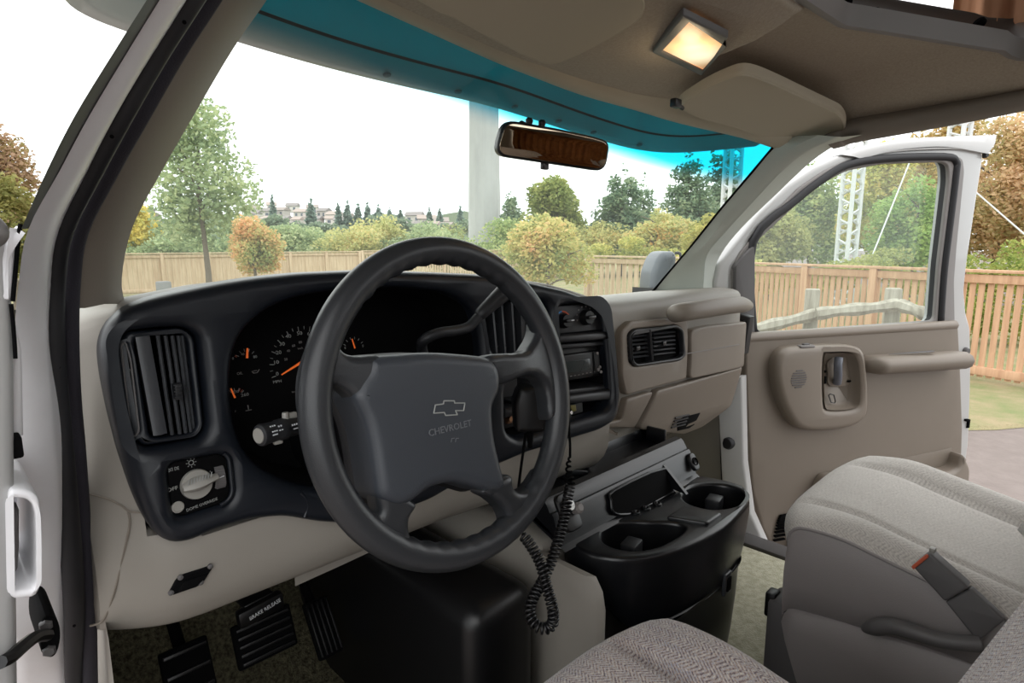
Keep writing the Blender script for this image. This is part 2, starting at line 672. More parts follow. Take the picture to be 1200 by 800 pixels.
for (x, y) in ((1024, 15), (1147, 26), (990, 3)):
    bm = newbm()
    c = solve(x, y, lambda p: p.z - .415)
    c = V(c.x, c.y, c.z)
    lathe(bm, [(.011, 0), (.011, .006), (.008, .009), (0.0, .009)], c, V(-.35, -.5, -.8) if x > 1000 else V(.0, -.8, -.6), 16)
    obj('screw_cap', bm, M['matte_black'], ha)
# raised roof shell with a side window band
bm = newbm()
X1, X0, YF, YB, ZB, ZT = 1.64, .20, .46, -1.1, .435, .95
rows = []
def wallquad(b, a, c, z0, z1):
    loft(b, [[V(*a, z0), V(*a, z1)], [V(*c, z0), V(*c, z1)]])
pl = [(X0, YB), (X0, YF - .15), (X0 + .2, YF), (X1 - .28, YF), (X1, YF - .22), (X1, YB), (X0, YB)]
for a, c in zip(pl, pl[1:]):
    wallquad(bm, a, c, ZB + .26, ZT)
# posts between the windows
for (a, c) in (((X0, YB), (X0, YF - .15)), ((X0, YF - .15), (X0 + .2, YF)), ((X0 + .2, YF), (X1 - .40, YF))):
    wallquad(bm, a, c, ZB, ZB + .3)
loft(bm, [[V(X0, YB, ZT), V(X1, YB, ZT)], [V(X0, YF, ZT), V(X1, YF, ZT)]])
struct(obj('wall_upper', bm, M['headliner'], smooth=False))
# ---- fibreglass overhang of the raised roof above the windscreen
bm = newbm()
lipx = [(.14, .82), (.17, .89), (.24, .935), (.40, .985), (.60, 1.015), (.85, 1.02), (1.1, 1.01), (1.3, .985), (1.45, .955), (1.535, .90), (1.57, .80), (1.58, .70)]
lip3 = cr([V(x, y, 0) for x, y in lipx], 5)
def lip_z(x):
    return .303 - .052 * sstep(.85, 1.55, x) - .034 * (1 - sstep(.24, .37, x))
rows = []
for p in lip3:
    x, y = p.x, p.y
    cx = lerp(x, CX, .10)
    rows.append([V(lerp(x, .9, .35), .60, lip_z(x) + .055), V(x + (.9 - x) * .03, y - .055, lip_z(x) + .034), V(x + (.9 - x) * .02, y - .046, lip_z(x) + .030),
                 V(x, y - .034, lip_z(x) + .006), V(x, y - .010, lip_z(x) - .004), V(x, y + .006, lip_z(x) + .006), V(x, y + .004, lip_z(x) + .05), V(x, y - .06, lip_z(x) + .14), V(lerp(x, .9, .1), y - .3, lip_z(x) + .30)])
loft(bm, rows)
ov = thing('roof_overhang', 'white fibreglass overhang of the raised roof jutting out above the windscreen', 'roof overhang', V(.9, .9, .3))
obj('overhang_shell', bm, M['white'], ov, ang=70)
bm = newbm()
loft(bm, [[r[1] + V(0, -.001, .0), r[1] + V(0, .003, -.004)] for r in rows])
obj('overhang_seam', bm, M['matte_black'], ov)
for (x, y) in ((448, 85), (523, 107), (587, 125), (641, 141), (694, 152), (755, 166)):
    bm = newbm()
    c = solve(x, y, zsurf(lambda X, Y: lip_z(X) + .010))
    c = V(c.x, interp(sorted((p.x, p.y) for p in lip3), c.x) - .031, lip_z(c.x) + .004)
    lathe(bm, [(.008, 0), (.007, .003), (.003, .0045), (0, .0045)], c, V(0, -.2, -1), 12)
    obj('rivet', bm, M['grey_trim'], ov)

# ---- driver-side pillar: beige inner trim, two seals, white painted jamb
YS = [0, 60, 135, 200, 270, 330, 400, 470, 530, 610, 700, 800, 950]
def col(tab, xt):
    out = []
    tx = sorted([(y, x) for x, y in tab])
    for y in [-60] + YS:
        px = interp(tx, y) if y >= tx[0][0] else tx[0][1] + (tx[1][1] - tx[0][1]) / (tx[1][0] - tx[0][0]) * (y - tx[0][0])
        out.append(at(px, y, X=interp(xt, y)))
    return out
cE = [(310, 0), (280, 40), (245, 95), (222, 135), (186, 200), (165, 240), (148, 275), (140, 298), (136, 330), (140, 352), (150, 375)]
cL = [(250, 0), (212, 60), (169, 135), (133, 200), (98, 270), (90, 300), (90, 361), (88, 422), (98, 530), (101, 611), (107, 733), (111, 800), (118, 950)]
cF = [(233, 0), (194, 60), (151, 135), (116, 200), (82, 270), (73, 327), (71, 429), (84, 564), (98, 692), (99, 800), (102, 950)]
cK = [(215, 0), (177, 60), (133, 135), (99, 200), (65, 270), (57, 327), (56, 395), (67, 530), (76, 665), (78, 800), (82, 950)]
cW = [(187, 0), (150, 60), (105, 135), (70, 200), (34, 262), (22, 330), (16, 400), (13, 500), (13, 650), (12, 800), (12, 950)]
cO = [(172, 0), (134, 60), (88, 135), (55, 200), (25, 268), (16, 300), (10, 330)]
XL = [(-60, .235), (0, .205), (135, .155), (270, .122), (400, .108), (530, .106), (800, .102), (950, .1)]
XF = [(-60, .215), (0, .188), (135, .14), (270, .108), (400, .096), (530, .094), (800, .09), (950, .09)]
XK = [(-60, .195), (0, .170), (135, .125), (270, .093), (400, .084), (530, .08), (800, .077), (950, .075)]
XW = [(-60, .166), (0, .1466), (135, .105), (270, .068), (400, .057), (530, .0455), (800, .027), (950, .018)]
XO = [(-60, .148), (0, .128), (135, .088), (270, .056), (400, .04)]
L_, Fz, K_, W_ = col(cL, XL), col(cF, XF), col(cK, XK), col(cW, XW)
bm = newbm()
rows = []
for k, y in enumerate([-60, 0, 60, 135, 200, 270, 330, 360]):
    tx = sorted([(b, a) for a, b in cE])
    px = interp(tx, y) if y >= 0 else 345
    e = solve(px, y, GS)
    l = L_[k] if k < 7 else at(90, 361, X=.114)
    rows.append([e + V(-.03, .05, .0), e, e.lerp(l, .12) + V(.004, -.012, 0), e.lerp(l, .45) + V(.018, -.014, .004), e.lerp(l, .8) + V(.014, -.01, .004), l.lerp(e, .04) + V(.004, -.004, 0), l, l + V(-.004, .03, 0)])
rows = [list(r) for r in zip(*[cr(c, 4) for c in zip(*rows)])]
loft(bm, rows)
struct(obj('trim_2', bm, M['pillar'], ang=70))
bm = newbm()
loft(bm, list(zip(*[cr(c, 4) for c in ([w_ * 1.06 for w_ in W_], W_, [a.lerp(b, .25) + V(.004, -.006, 0) for a, b in zip(W_, K_)], [a.lerp(b, .75) + V(.004, -.006, 0) for a, b in zip(W_, K_)], K_, [k + V(.01, .02, 0) for k in K_])])))
wj = struct(obj('wall_left', bm, M['white_dirty'], ang=70))
bm = newbm()
tube(bm, cr([a.lerp(b, .48) + V(0, .001, 0) for a, b in zip(K_, Fz)], 4), [.0085 + .0015 * sstep(0, .3, -p.z) for p in cr(K_, 4)], 12)
obj('rubber_seal', bm, M['rubber'], wj, ang=179)
bm = newbm()
tube(bm, cr([a.lerp(b, .42) + V(.002, .004, 0) for a, b in zip(Fz, L_)], 4), [.0088 - .0008 * sstep(0, .3, -p.z) for p in cr(K_, 4)], 12)
obj('fabric_seal', bm, M['fuzz'], wj, ang=179)
for (x, y) in ((216, 26), (131, 160), (70, 283), (69, 430), (84, 582), (87, 733)):
    bm = newbm()
    ky = [p for p in cr([a.lerp(b, .48) for a, b in zip(K_, Fz)], 4)]
    c = min(ky, key=lambda p: (ray(x, y).normalized().cross(p)).length)
    d = ray(x, y).normalized()
    c = d * c.dot(d) - d * .008
    lathe(bm, [(.0016, 0), (.0016, .001), (0, .001)], c, -d, 10)
    obj('seal_clip', bm, M['matte_black'], wj)
# outer pillar strip: black door-frame seal along the outside of the pillar
bm = newbm()
rows = []
yo = [-60, 0, 60, 135, 200, 268]
for y in yo:
    to = sorted([(b, a) for a, b in cO]); tw = sorted([(b, a) for a, b in cW])
    xo = interp(to, y) if y >= 0 else 172 + 38
    xw = interp(tw, y) if y >= 0 else 187 + 37
    a = at(xo, y, X=interp(XO, y))
    b = at(xw, y, X=interp(XW, y) + .001)
    m = a.lerp(b, .45)
    rows.append([a * 1.08, a, m * .985, b, b * 1.05])
loft(bm, [list(r) for r in zip(*[cr(c, 4) for c in zip(*rows)])])
obj('gutter_seal', bm, M['rubber'], wj, ang=60)

# ---- passenger-side pillar trim
gG = [(930, 160), (907, 173), (880, 205), (846, 245), (810, 290), (780, 325), (757, 352), (748, 364)]
gR = [(985, 160), (945, 178), (918, 199), (884, 235), (850, 272), (829, 298), (825, 325), (823, 362)]
gO = [(1010, 158), (985, 167), (950, 190), (905, 232), (868, 268), (846, 296), (837, 320), (838, 362)]
xR = [1.50, 1.53, 1.545, 1.56, 1.58, 1.60, 1.615, 1.62]
xO = [1.60, 1.61, 1.63, 1.65, 1.67, 1.69, 1.71, 1.72]
rows = []
for g, r, oo, a, b in zip(gG, gR, gO, xR, xO):
    e = solve(*g, GS)
    R = at(*r, X=a)
    O = at(*oo, X=b)
    rows.append([e * 1.05, e, e.lerp(R, .1) + V(-.012, 0, 0), e.lerp(R, .5) + V(-.016, -.01, .0), R + V(-.006, .008, 0), R, R.lerp(O, .25) + V(.004, .012, 0), O + V(0, 0, 0), O + V(.03, .03, 0)])
bm = newbm()
loft(bm, [list(r) for r in zip(*[cr(c, 4) for c in zip(*rows)])])
struct(obj('trim_3', bm, M['pillar_lit'], ang=50))
# black ceramic border of the glass along that pillar
bm = newbm()
loft(bm, [[solve(*g, GS) + V(-.02, -.003, 0), solve(*g, GS) + V(.01, -.006, .0)] for g in gG[1:]])
struct(obj('trim_4', bm, M['matte_black']))
# roof rail trim above the passenger door
lo_ = [(972, 171), (984, 168), (1000, 163), (1100, 145), (1200, 125), (1320, 98), (1500, 60)]
up_ = [(966, 159), (980, 151), (1000, 143), (1100, 126), (1200, 106), (1320, 78), (1500, 35)]
rows = []
for i, (l, u) in enumerate(zip(lo_, up_)):
    x = [1.58, 1.595, 1.61, 1.64, 1.655, 1.66, 1.66][i]
    a = at(*l, X=x)
    b = at(*u, X=x - .012)
    rows.append([a + V(.05, 0, .03), a + V(.03, 0, -.004), a, a.lerp(b, .4) + V(-.014, 0, 0), a.lerp(b, .8) + V(-.010, 0, 0), b, b + V(.02, 0, .012)])
bm = newbm()
loft(bm, [list(r) for r in zip(*[cr(c, 5) for c in zip(*rows)])])
struct(obj('trim_5', bm, M['pillar'], ang=60))

# ---- floor, toe board, firewall
bm = newbm()
rows = []
for y, z in ((-1.2, -.90), (0, -.90), (.6, -.90), (1.0, -.90), (1.08, -.89), (1.18, -.80), (1.27, -.66), (1.30, -.5)):
    rows.append([V(lerp(.12, 1.72, i / 12), y, z) for i in range(13)])
loft(bm, rows)
struct(obj('floor', bm, M['carpet'], ang=80))
bm = newbm()
rbox(bm, V(.92, 1.32, -.56), (1.64, .03, .70), .004)
struct(obj('wall_front', bm, M['charcoal']))
# cab sides and back, behind the doors
bm = newbm()
rbox(bm, V(1.74, -.72, -.25), (.06, .86, 1.30), .01)
struct(obj('wall_right', bm, M['beige']))
bm = newbm()
rbox(bm, V(.09, -.76, -.25), (.06, .80, 1.30), .01)
struct(obj('wall_left_rear', bm, M['beige']))
# passenger-side hinge pillar of the body
bm = newbm()
PN = V(-1, -.6, 0)
pj = [atp(x, y, V(1.74, .75, 0), PN) for x, y in ((842, 440), (872, 440), (874, 540), (882, 600), (900, 640), (936, 712), (866, 700), (858, 640), (848, 560))]
plate(bm, [(p.y, p.z) for p in pj], t=.03, bev=.006, fmap=lambda u, v, w_: V(1.755 - w_ + (.75 - u) * .6, u, v))
hj = struct(obj('wall_right_pillar', bm, M['white']))
bm = newbm()
c = at(854, 518, X=1.722)
lathe(bm, [(.021, 0), (.021, .010), (.016, .018), (.008, .020), (0, .018)], c, V(-1, 0, 0), 20)
obj('grommet', bm, M['rubber'], hj)
bm = newbm()
c = at(857, 480, X=1.724)
rbox(bm, c, (.006, .016, .035), .003)
obj('latch_slot', bm, M['matte_black'], hj)
bm = newbm()
a, b = at(846, 462, X=1.726), at(862, 700, X=1.726)
tube(bm, cr([a, at(848, 560, X=1.724), at(856, 640, X=1.724), b, at(930, 716, X=1.724), at(1010, 740, X=1.724)], 5), .008, 8)
obj('rubber_seal', bm, M['rubber'], hj)
bm = newbm()
for i, (a, c, w_) in enumerate((((1.56, 1.28), (1.69, .93), .5),)):
    pass
loft(bm, [[V(1.735, .79, z), V(1.69, .9, z), V(1.62, 1.05, z), V(1.50, 1.18, z), V(1.2, 1.28, z)] for z in (-.92, -.7, -.5, -.3)])
struct(obj('trim_6', bm, M['beige'], ang=70))
# door sill along the passenger side
bm = newbm()
rbox(bm, V(1.71, .30, -.895), (.07, 1.05, .02), .006)
struct(obj('trim_7', bm, M['grey_plastic']))
# driver kick panel
bm = newbm()
pk = [at(112, 738, X=.112), at(160, 735, X=.13), at(150, 800, X=.13), at(145, 900, X=.13), at(113, 900, X=.108), at(112, 800, X=.108)]
loft(bm, [[V(.105, .72, z), V(.112, .78, z), V(.118, .86, z - .0), V(.122, 1.05, z), V(.135, 1.28, z)] for z in (-.92, -.7, -.5, -.42)])
struct(obj('trim_8', bm, M['beige'], ang=70))
# ================================================================== DASHBOARD
ZT = [(.105, -.096), (.112, -.088), (.125, -.077), (.18, -.0595), (.26, -.0475), (.36, -.0415), (.5, -.040), (.7, -.053), (.82, -.071), (.9, -.09), (.97, -.112), (1.05, -.119), (1.6, -.122), (1.66, -.127), (1.71, -.145)]
ZB = [(.105, -.44), (.43, -.452), (.55, -.46), (.75, -.47), (1.0, -.48), (1.30, -.50), (1.43, -.494), (1.52, -.472), (1.60, -.43), (1.66, -.38), (1.71, -.30)]

def face(x, z):                       # dark driver bezel
    y = .72 + .15 * (z + .2) - .16 * max(0, x - .60)
    if x < .17: y += .035 * ((.17 - x) / .06) ** 2
    return y

def dash_y(x, z):                     # beige body around and under it
    if x < .95:
        y = interp([(-.47, .775), (-.455, .745), (-.43, .715), (-.40, .70), (-.35, .697), (-.31, .705), (-.20, .722), (0, .75)], z)
        if x < .20: y += .045 * ((.20 - x) / .09) ** 2
        if x > .5: y -= .10 * max(0, x - .6)
        return y
    y = .724 + .22 * max(0, -.345 - z) + .5 * max(0, -.46 - z)
    y += .05 * max(0, (x - 1.60) / .11) ** 2
    return y

FS, DS = ysurf(face), ysurf(dash_y)
def fuv(x, y, dy=0.0):
    p = solve(x, y, ysurf(lambda a, b: face(a, b) + dy))
    return (p.x, p.z)
def duv(x, y, dy=0.0):
    p = solve(x, y, ysurf(lambda a, b: dash_y(a, b) + dy))
    return (p.x, p.z)

dash = thing('dashboard', 'two-tone beige and dark slate dashboard running under the windscreen', 'dashboard', V(.9, .85, -.47))
bm = newbm()
rows = []
xs = [.105, .108, .114, .122, .135, .15, .165, .175, .20, .25, .3, .36, .42, .5, .58, .64, .70, .76, .82, .87, .91, .935, .95, .97, 1.0, 1.05, 1.15, 1.25, 1.35, 1.43, 1.5, 1.56, 1.6, 1.63, 1.66, 1.68, 1.695, 1.705, 1.71]
for x in xs:
    zt, zb = interp(ZT, x), interp(ZB, x)
    deep = sstep(.158, .168, x) * (1 - sstep(.915, .925, x)) * .16
    r = []
    dy = lambda z: dash_y(x, z)
    k = V(0, 0, 0)
    yt = dy(zt)
    nf = lerp(.45, 1, sstep(.86, .98, x))
    for (y, z) in ((1.14, zt - .055), (1.0, zt - .022), (yt + .10, zt - .004), (yt + .05, zt), (yt + .025, zt - .002 * nf), (yt + .010, zt - .007 * nf), (yt + .003, zt - .015 * nf), (yt, zt - .026 * nf)):
        r.append(V(x, y, z))
    if x < .93:
        zz = [zt - .0135, zt - .03, -.12, -.16, -.2, -.25, -.29, -.312, -.318, -.33, -.35, -.38, -.40, -.415, -.43]
        for z in zz:
            z = min(z, zt - .0135)
            r.append(V(x, dy(z) + (deep if zt - .012 > z > (-.316 if x < .25 else -.326) else 0), z))
    else:
        for i in range(15):
            z = lerp(zt - .035, zb + .012, (i / 14))
            r.append(V(x, dy(z), z))
    yb = dy(zb + .01)
    r += [V(x, yb + .004, zb + .006), V(x, yb + .014, zb + .001), V(x, yb + .04, zb), V(x, 1.2, zb + .03)]
    rows.append(r)
loft(bm, rows)
obj('dash_body', bm, M['beige'], dash, ang=50)
# end caps of the body (smooth rolled ends)
for ii, xx in ((0, -.004), (-1, .004)):
    bm = newbm()
    r = rows[ii]
    loft(bm, [r, [p + V(xx, .03, 0) if i else p for i, p in enumerate(r)], [V(p.x + xx, 1.14, p.z) for p in r]])
    obj('end_cap', bm, M['beige'], dash, ang=50)

# ---- dark bezel: one rounded sheet with openings
outer_px = [(116, 415), (117, 398), (124, 380), (145, 362), (180, 348), (220, 339), (260, 331), (300, 325), (350, 320), (420, 317), (500, 319), (560, 322), (620, 331), (660, 340), (690, 351), (704, 364), (712, 388), (718, 420), (722, 455), (722, 480), (715, 494), (700, 503), (660, 515), (615, 529), (560, 552), (500, 585), (440, 606), (400, 612), (370, 610), (330, 603), (290, 607), (250, 619), (222, 632), (200, 635), (182, 626), (168, 605), (155, 575), (140, 530), (127, 480), (119, 440)]
vent_px = [(139, 398), (148, 387), (180, 383), (215, 382), (230, 392), (236, 440), (242, 500), (234, 514), (200, 521), (168, 525), (156, 514), (146, 450)]
sw_px = [(195, 548), (201, 541), (255, 531), (265, 536), (269, 576), (262, 588), (212, 604), (201, 600)]
cl_px = [(267, 445), (270, 412), (282, 386), (308, 362), (345, 347), (400, 338), (460, 336), (520, 342), (550, 358), (560, 400), (562, 470), (540, 535), (480, 566), (400, 576), (345, 567), (310, 552), (285, 530), (270, 490)]
cv_px = [(566, 366), (574, 353), (634, 351), (642, 360), (644, 408), (637, 418), (585, 421), (573, 412)]
st_px = [(649, 357), (698, 354), (705, 362), (711, 420), (714, 466), (708, 480), (660, 494), (602, 514), (589, 505), (588, 446), (646, 431), (651, 420)]
holes = {}
for k, p in (('vent', vent_px), ('switch', sw_px), ('cluster', cl_px), ('cvent', cv_px), ('stack', st_px)):
    holes[k] = rounded([fuv(*q) for q in p], .02, 3)
outer = rounded([fuv(*q) for q in outer_px], .012, 3)
TB = .036
def fmap(dz=0.0):
    return lambda u, v, w_: V(u, face(u, v) + dz - w_, v)
bm = newbm()
plate(bm, outer, holes.values(), t=TB, bev=.013, step=.05, nb=4, fmap=lambda u, v, w_: V(u, face(u, v) + TB - .012 - w_ , v))
obj('bezel', bm, M['slate'], dash, ang=60)

def well(bm, poly, front, depth, shrink=.0, cap=True, skew=(0, 0)):
    P = [Vector(p[:2]) for p in poly]
    if area2(P) < 0: P.reverse()
    Q = inset(P, shrink)
    r0 = [V(p.x, face(p.x, p.y) + front, p.y) for p in P]
    r1 = [V(q.x + skew[0], face(q.x, q.y) + front + depth, q.y + skew[1]) for q in Q]
    g = loft(bm, [r0, [a.lerp(b, .5) for a, b in zip(r0, r1)], r1], cv=True)
    if cap:
        b = g[-1]
        for tri in geometry.tessellate_polygon([[Vector((v.co.x, v.co.z, 0)) for v in b]]):
            try: bm.faces.new([b[i] for i in tri])
            except ValueError: pass

def louvre_blade(bm, a, b, dy, w_, tw=0.0):
    """a vertical blade from a (top) to b (bottom), width w_ across, depth dy inward"""
    ex = V(w_ / 2, 0, 0)
    d = V(tw, dy, 0)
    rows = [[p - ex, p + V(0, -.002, 0), p + ex, p + ex + d, p - ex + d] for p in (a, b)]
    loft(bm, rows, cv=True, cap=True)

# ---- driver vent
av = obj('air_vent', (lambda b: (plate(b, rounded([fuv(*q) for q in [(141, 399), (149, 389), (214, 384), (228, 394), (240, 498), (232, 512), (168, 523), (158, 512)]], .012, 3),
        [rounded([fuv(*q) for q in [(142, 404), (147, 401), (153, 420), (163, 505), (158, 512), (153, 508)]], .006, 2), rounded([fuv(*q) for q in [(157, 396), (210, 389), (220, 396), (232, 500), (226, 508), (176, 514)]], .006, 2)],
        t=.012, bev=.004, step=.04, fmap=lambda u, v, w_: V(u, face(u, v) + .012 - w_, v)), b)[1])(newbm()), M['slate'], dash)
bm = newbm()
well(bm, [fuv(*q) for q in vent_px], .012, .07, .004)
obj('duct', bm, M['matte_black'], av)
S_dv = lambda x, y, d: solve(x, y, ysurf(lambda a, b: face(a, b) + d))
bm = newbm()
louvre_blade(bm, S_dv(167, 394, -.004), S_dv(188, 509, -.004), .03, .0135, .004)
obj('slat', bm, M['vent'], av)
for k, (xt, xb) in enumerate(((185, 202), (194, 211), (202, 218), (209, 224), (214, 228))):
    bm = newbm()
    louvre_blade(bm, S_dv(xt, 393, .0 + .002 * k), S_dv(xb, 509 - k, .0 + .002 * k), .028, .0042, .006)
    obj('slat', bm, M['vent'], av)
for y0 in (434, 479):
    bm = newbm()
    a, b = S_dv(141 + (y0 - 400) * .11, y0, .002), S_dv(156 + (y0 - 400) * .10, y0 - 1, .002)
    tube(bm, [a, b], .0011, 6)
    obj('slot_bar', bm, M['grey_plastic'], av)
bm = newbm()
rbox(bm, S_dv(208, 458, -.004), (.0075, .012, .018), .001)
for k in range(5): rbox(bm, S_dv(208, 458, -.010) + V(0, 0, -.007 + .0035 * k), (.0078, .004, .0012), .0003)
obj('vent_tab', bm, M['charcoal'], av)
bm = newbm()
loop = rounded([fuv(*q) for q in [(142, 404), (147, 401), (153, 420), (163, 505), (158, 512), (153, 508)]], .006, 2)
tube(bm, [V(p.x, face(p.x, p.y) + .0, p.y) for p in loop], .0012, 6, closed=True)
obj('slot_rim', bm, M['grey_plastic'], av)

# ---- instrument cluster
def clus(x, z): return .815 + .22 * (z + .2) - .02 * (x - .42)
EXc, EYc = V(1, 0, 0), V(0, .22, 1).normalized()
def cpt(x, y, d=.0): return solve(x, y, ysurf(lambda a, b: clus(a, b) - d))
bm = newbm()
P = [Vector(p) for p in holes['cluster']]
if area2(P) < 0: P.reverse()
r0 = [V(p.x, face(p.x, p.y) + .012, p.y) for p in P]
q_ = [Vector(((p.x - .44) * .97 + .44, (p.y + .20) * .96 - .20)) for p in P]
r1 = [V(p.x, face(p.x, p.y) + .04, p.y) for p in q_]
r2 = [V(p.x, clus(p.x, p.y) + .003, p.y) for p in q_]
loft(bm, [r0, r1, r2], cv=True)
ic = obj('instrument_cluster', bm, M['matte_black'], dash, ang=70)
bm = newbm()
plate(bm, q_, t=.006, bev=.001, fmap=lambda u, v, w_: V(u, clus(u, v) + .006 - w_, v))
obj('gauge_face', bm, M['matte_black'], ic)
def ctext(s, px, py, size, m='print', align='CENTER', sx=1.0):
    bm = newbm()
    text(bm, s, size, cpt(px, py, .0015), EXc, EYc, .0003, align, sx)
    o = obj('dial_numeral', bm, M[m], ic, smooth=False)
for s, x, y in (('0', 325, 438), ('10', 323.5, 424.5), ('20', 326.5, 413), ('30', 330.5, 403), ('40', 338, 394), ('50', 351, 390.5), ('60', 363, 391)):
    ctext(s, x, y, .0074, 'print_grey', sx=1.15)
ctext('MPH', 325, 447, .0055, 'print_grey', sx=1.15)
ctext('20', 335, 421, .005, 'grey_trim'); ctext('40', 338, 411, .005, 'grey_trim'); ctext('60', 344, 405, .005, 'grey_trim'); ctext('80', 352, 401, .005, 'grey_trim'); ctext('km/h', 352, 408, .004, 'grey_trim')
ctext('0', 273, 420, .005, 'print_grey'); ctext('40', 284.5, 415, .0045, 'print_grey'); ctext('80', 299, 418, .0055, 'print_grey')
ctext('OIL', 281, 437.5, .005, 'grey_trim'); ctext('210', 276.5, 459, .005, 'print_grey'); ctext('260', 287, 462.5, .006, 'print_grey', sx=1.2); ctext('F', 276, 482, .004, 'grey_trim')
ctext('km', 344, 459, .004, 'grey_trim')
ctext('E', 404.5, 407.5, .005, 'print_grey'); ctext('F', 425.5, 405.5, .006, 'print_grey')
# tick marks
bm = newbm()
ux, uy = EXc, EYc
for k in range(15):
    a = radians(200 - k * 9.9)
    l = .87 if k % 2 == 0 else .92
    tube(bm, [cpt(357 + 41 * cos(a), 427 - 45 * sin(a), .0012), cpt(357 + 41 * l * cos(a), 427 - 45 * l * sin(a), .0012)], .0005 if k % 2 == 0 else .00038, 5)
def ticks(cx, cy, rpx, a0, a1, n, l=.004):
    c = cpt(cx, cy, .0012)
    R0 = (cpt(cx + rpx, cy) - cpt(cx, cy)).length
    for k in range(n):
        a = radians(lerp(a0, a1, k / (n - 1)))
        d = ux * cos(a) + uy * sin(a)
        tube(bm, [c + d * R0, c + d * (R0 - l)], .00045, 5)
obj('tick_marks', bm, M['print_grey'], ic, smooth=False)
bm = newbm()
ticks(289, 421, 13, 150, 40, 5)
obj('tick_marks', bm, M['print_grey'], ic, smooth=False)
bm = newbm()
ticks(277, 467, 13, 120, 40, 4)
obj('tick_marks', bm, M['print_grey'], ic, smooth=False)
bm = newbm()
ticks(415, 409, 13, 150, 30, 6, .0035)
obj('tick_marks', bm, M['print_grey'], ic, smooth=False)
bm = newbm()
ticks(277, 467, 13, 62, 48, 2)
obj('red_ticks', bm, M['red'], ic, smooth=False)
bm = newbm()
ticks(289, 421, 14, 158, 152, 2, .003)
obj('red_ticks', bm, M['red'], ic, smooth=False)
# oil-can and thermometer symbols
bm = newbm()
c = cpt(299.5, 435, .0014)
tube(bm, [c + ux * -.005 + uy * .001, c + ux * -.003 + uy * -.002, c + ux * .002 + uy * -.002, c + ux * .0055 + uy * .002], .0006, 5)
tube(bm, [c + ux * -.003 + uy * .001, c + ux * .002 + uy * .001], .0005, 5)
obj('oil_symbol', bm, M['grey_trim'], ic, smooth=False)
bm = newbm()
c = cpt(291, 478, .0014)
tube(bm, [c + uy * .004, c + uy * -.002], .0007, 5)
tube(bm, [c + ux * -.004 + uy * -.003, c + ux * .004 + uy * -.003], .0006, 5)
obj('coolant_symbol', bm, M['grey_trim'], ic, smooth=False)
def needle(pts, r0=.0022, r1=.0008):
    bm = newbm()
    a, b = cpt(*pts[0], .004), cpt(*pts[1], .004)
    tube(bm, [a, a.lerp(b, .5), b], [r0, (r0 + r1) / 2, r1], 8)
    obj('needle', bm, M['orange'], ic)
needle(((356, 422.5), (330, 439)), .0022, .0010)
needle(((289.5, 419.5), (290, 408)), .0017, .0013)
needle(((275.5, 466), (270.5, 455)), .0013, .001)
needle(((416, 408), (412.5, 397)), .0013, .0008)

# ---- headlamp switch panel
def fpt(x, y, d=0.0): return solve(x, y, ysurf(lambda a, b: face(a, b) - d))
FN = V(0, -1, .15).normalized()
FX, FZ = V(1, 0, 0), V(0, .15, 1).normalized()
hs = obj('headlight_switch_panel', (lambda b: (plate(b, holes['switch'], t=.02, bev=.002, step=.04, fmap=lambda u, v, w_: V(u, face(u, v) + .017 - w_, v)), b)[1])(newbm()), M['matte_black'], dash)
hs['label'] = 'black headlamp switch panel with grey rotary knob'
bm = newbm()
c = fpt(229, 566.5)
lathe(bm, [(.0170, 0), (.0170, .004), (.0162, .007), (.0, .008)], c, FN, 32)
obj('rotary_knob', bm, M['lens_grey'], hs)
bm = newbm()
a, b = c + FX * -.0160 + FZ * -.0005 + FN * .008, c + FX * .0215 + FZ * .0035 + FN * .008
rows = []
for t in [i / 10 for i in range(11)]:
    p = a.lerp(b, t)
    hw = .0035 + .0045 * sin(pi * min(1, t * 1.1 + .05)) * (1 if t > .1 else .8)
    hh = .010 * (sin(pi * (.12 + .76 * t)) ** .5)
    rows.append([p - FZ * hw - FN * .002, p - FZ * hw * .8 + FN * hh * .7, p - FZ * hw * .35 + FN * hh, p + FZ * hw * .2 + FN * hh * .9, p + FZ * hw + FN * hh * .3, p + FZ * hw * 1.1 - FN * .002])
loft(bm, rows, cap=True)
obj('knob_grip', bm, M['lens_grey'], hs, ang=50)
bm = newbm()
for k in range(9):
    t = .16 + .08 * k
    p = a.lerp(b, t) + FZ * .0052 + FN * .0062
    tube(bm, [p - FX * .0012 - FZ * .002 + FN * .001, p + FX * .001 + FZ * .003 - FN * .002], .0006, 5)
obj('grip_ribs', bm, M['print_grey'], hs)
bm = newbm()
c = fpt(256.5, 558.5)
for k in range(16):
    aa = 2 * pi * k / 16
rowsw = []
for k in range(25):
    aa = -pi / 2 + pi * k / 24
    rr = .0135 - (.0007 if k % 2 else 0)
    pp = c + FZ * (rr * sin(aa)) + FN * (rr * cos(aa) * .55)
    rowsw.append([pp + FX * (-.0058 + .0012 * sin(aa)) - FN * .001, pp - FX * .0048 + FN * .001, pp + FX * .0048 + FN * .001, pp + FX * .0058 - FN * .001])
loft(bm, rowsw)
obj('dimmer_wheel', bm, M['grey_plastic'], hs, ang=25)
bm = newbm()
tube(bm, [c + FN * .0092 - FX * .003 + FZ * .0005, c + FN * .0092 + FX * .003 + FZ * .0015], .0006, 5)
obj('dimmer_mark', bm, M['print'], hs)
bm = newbm()
c = fpt(207.5, 593.5)
lathe(bm, [(.0066, 0), (.0066, .003), (.0062, .004), (.005, .0042), (.0045, .0032), (0, .0032)], c, FN, 20)
obj('push_button', bm, M['lens_grey'], hs)
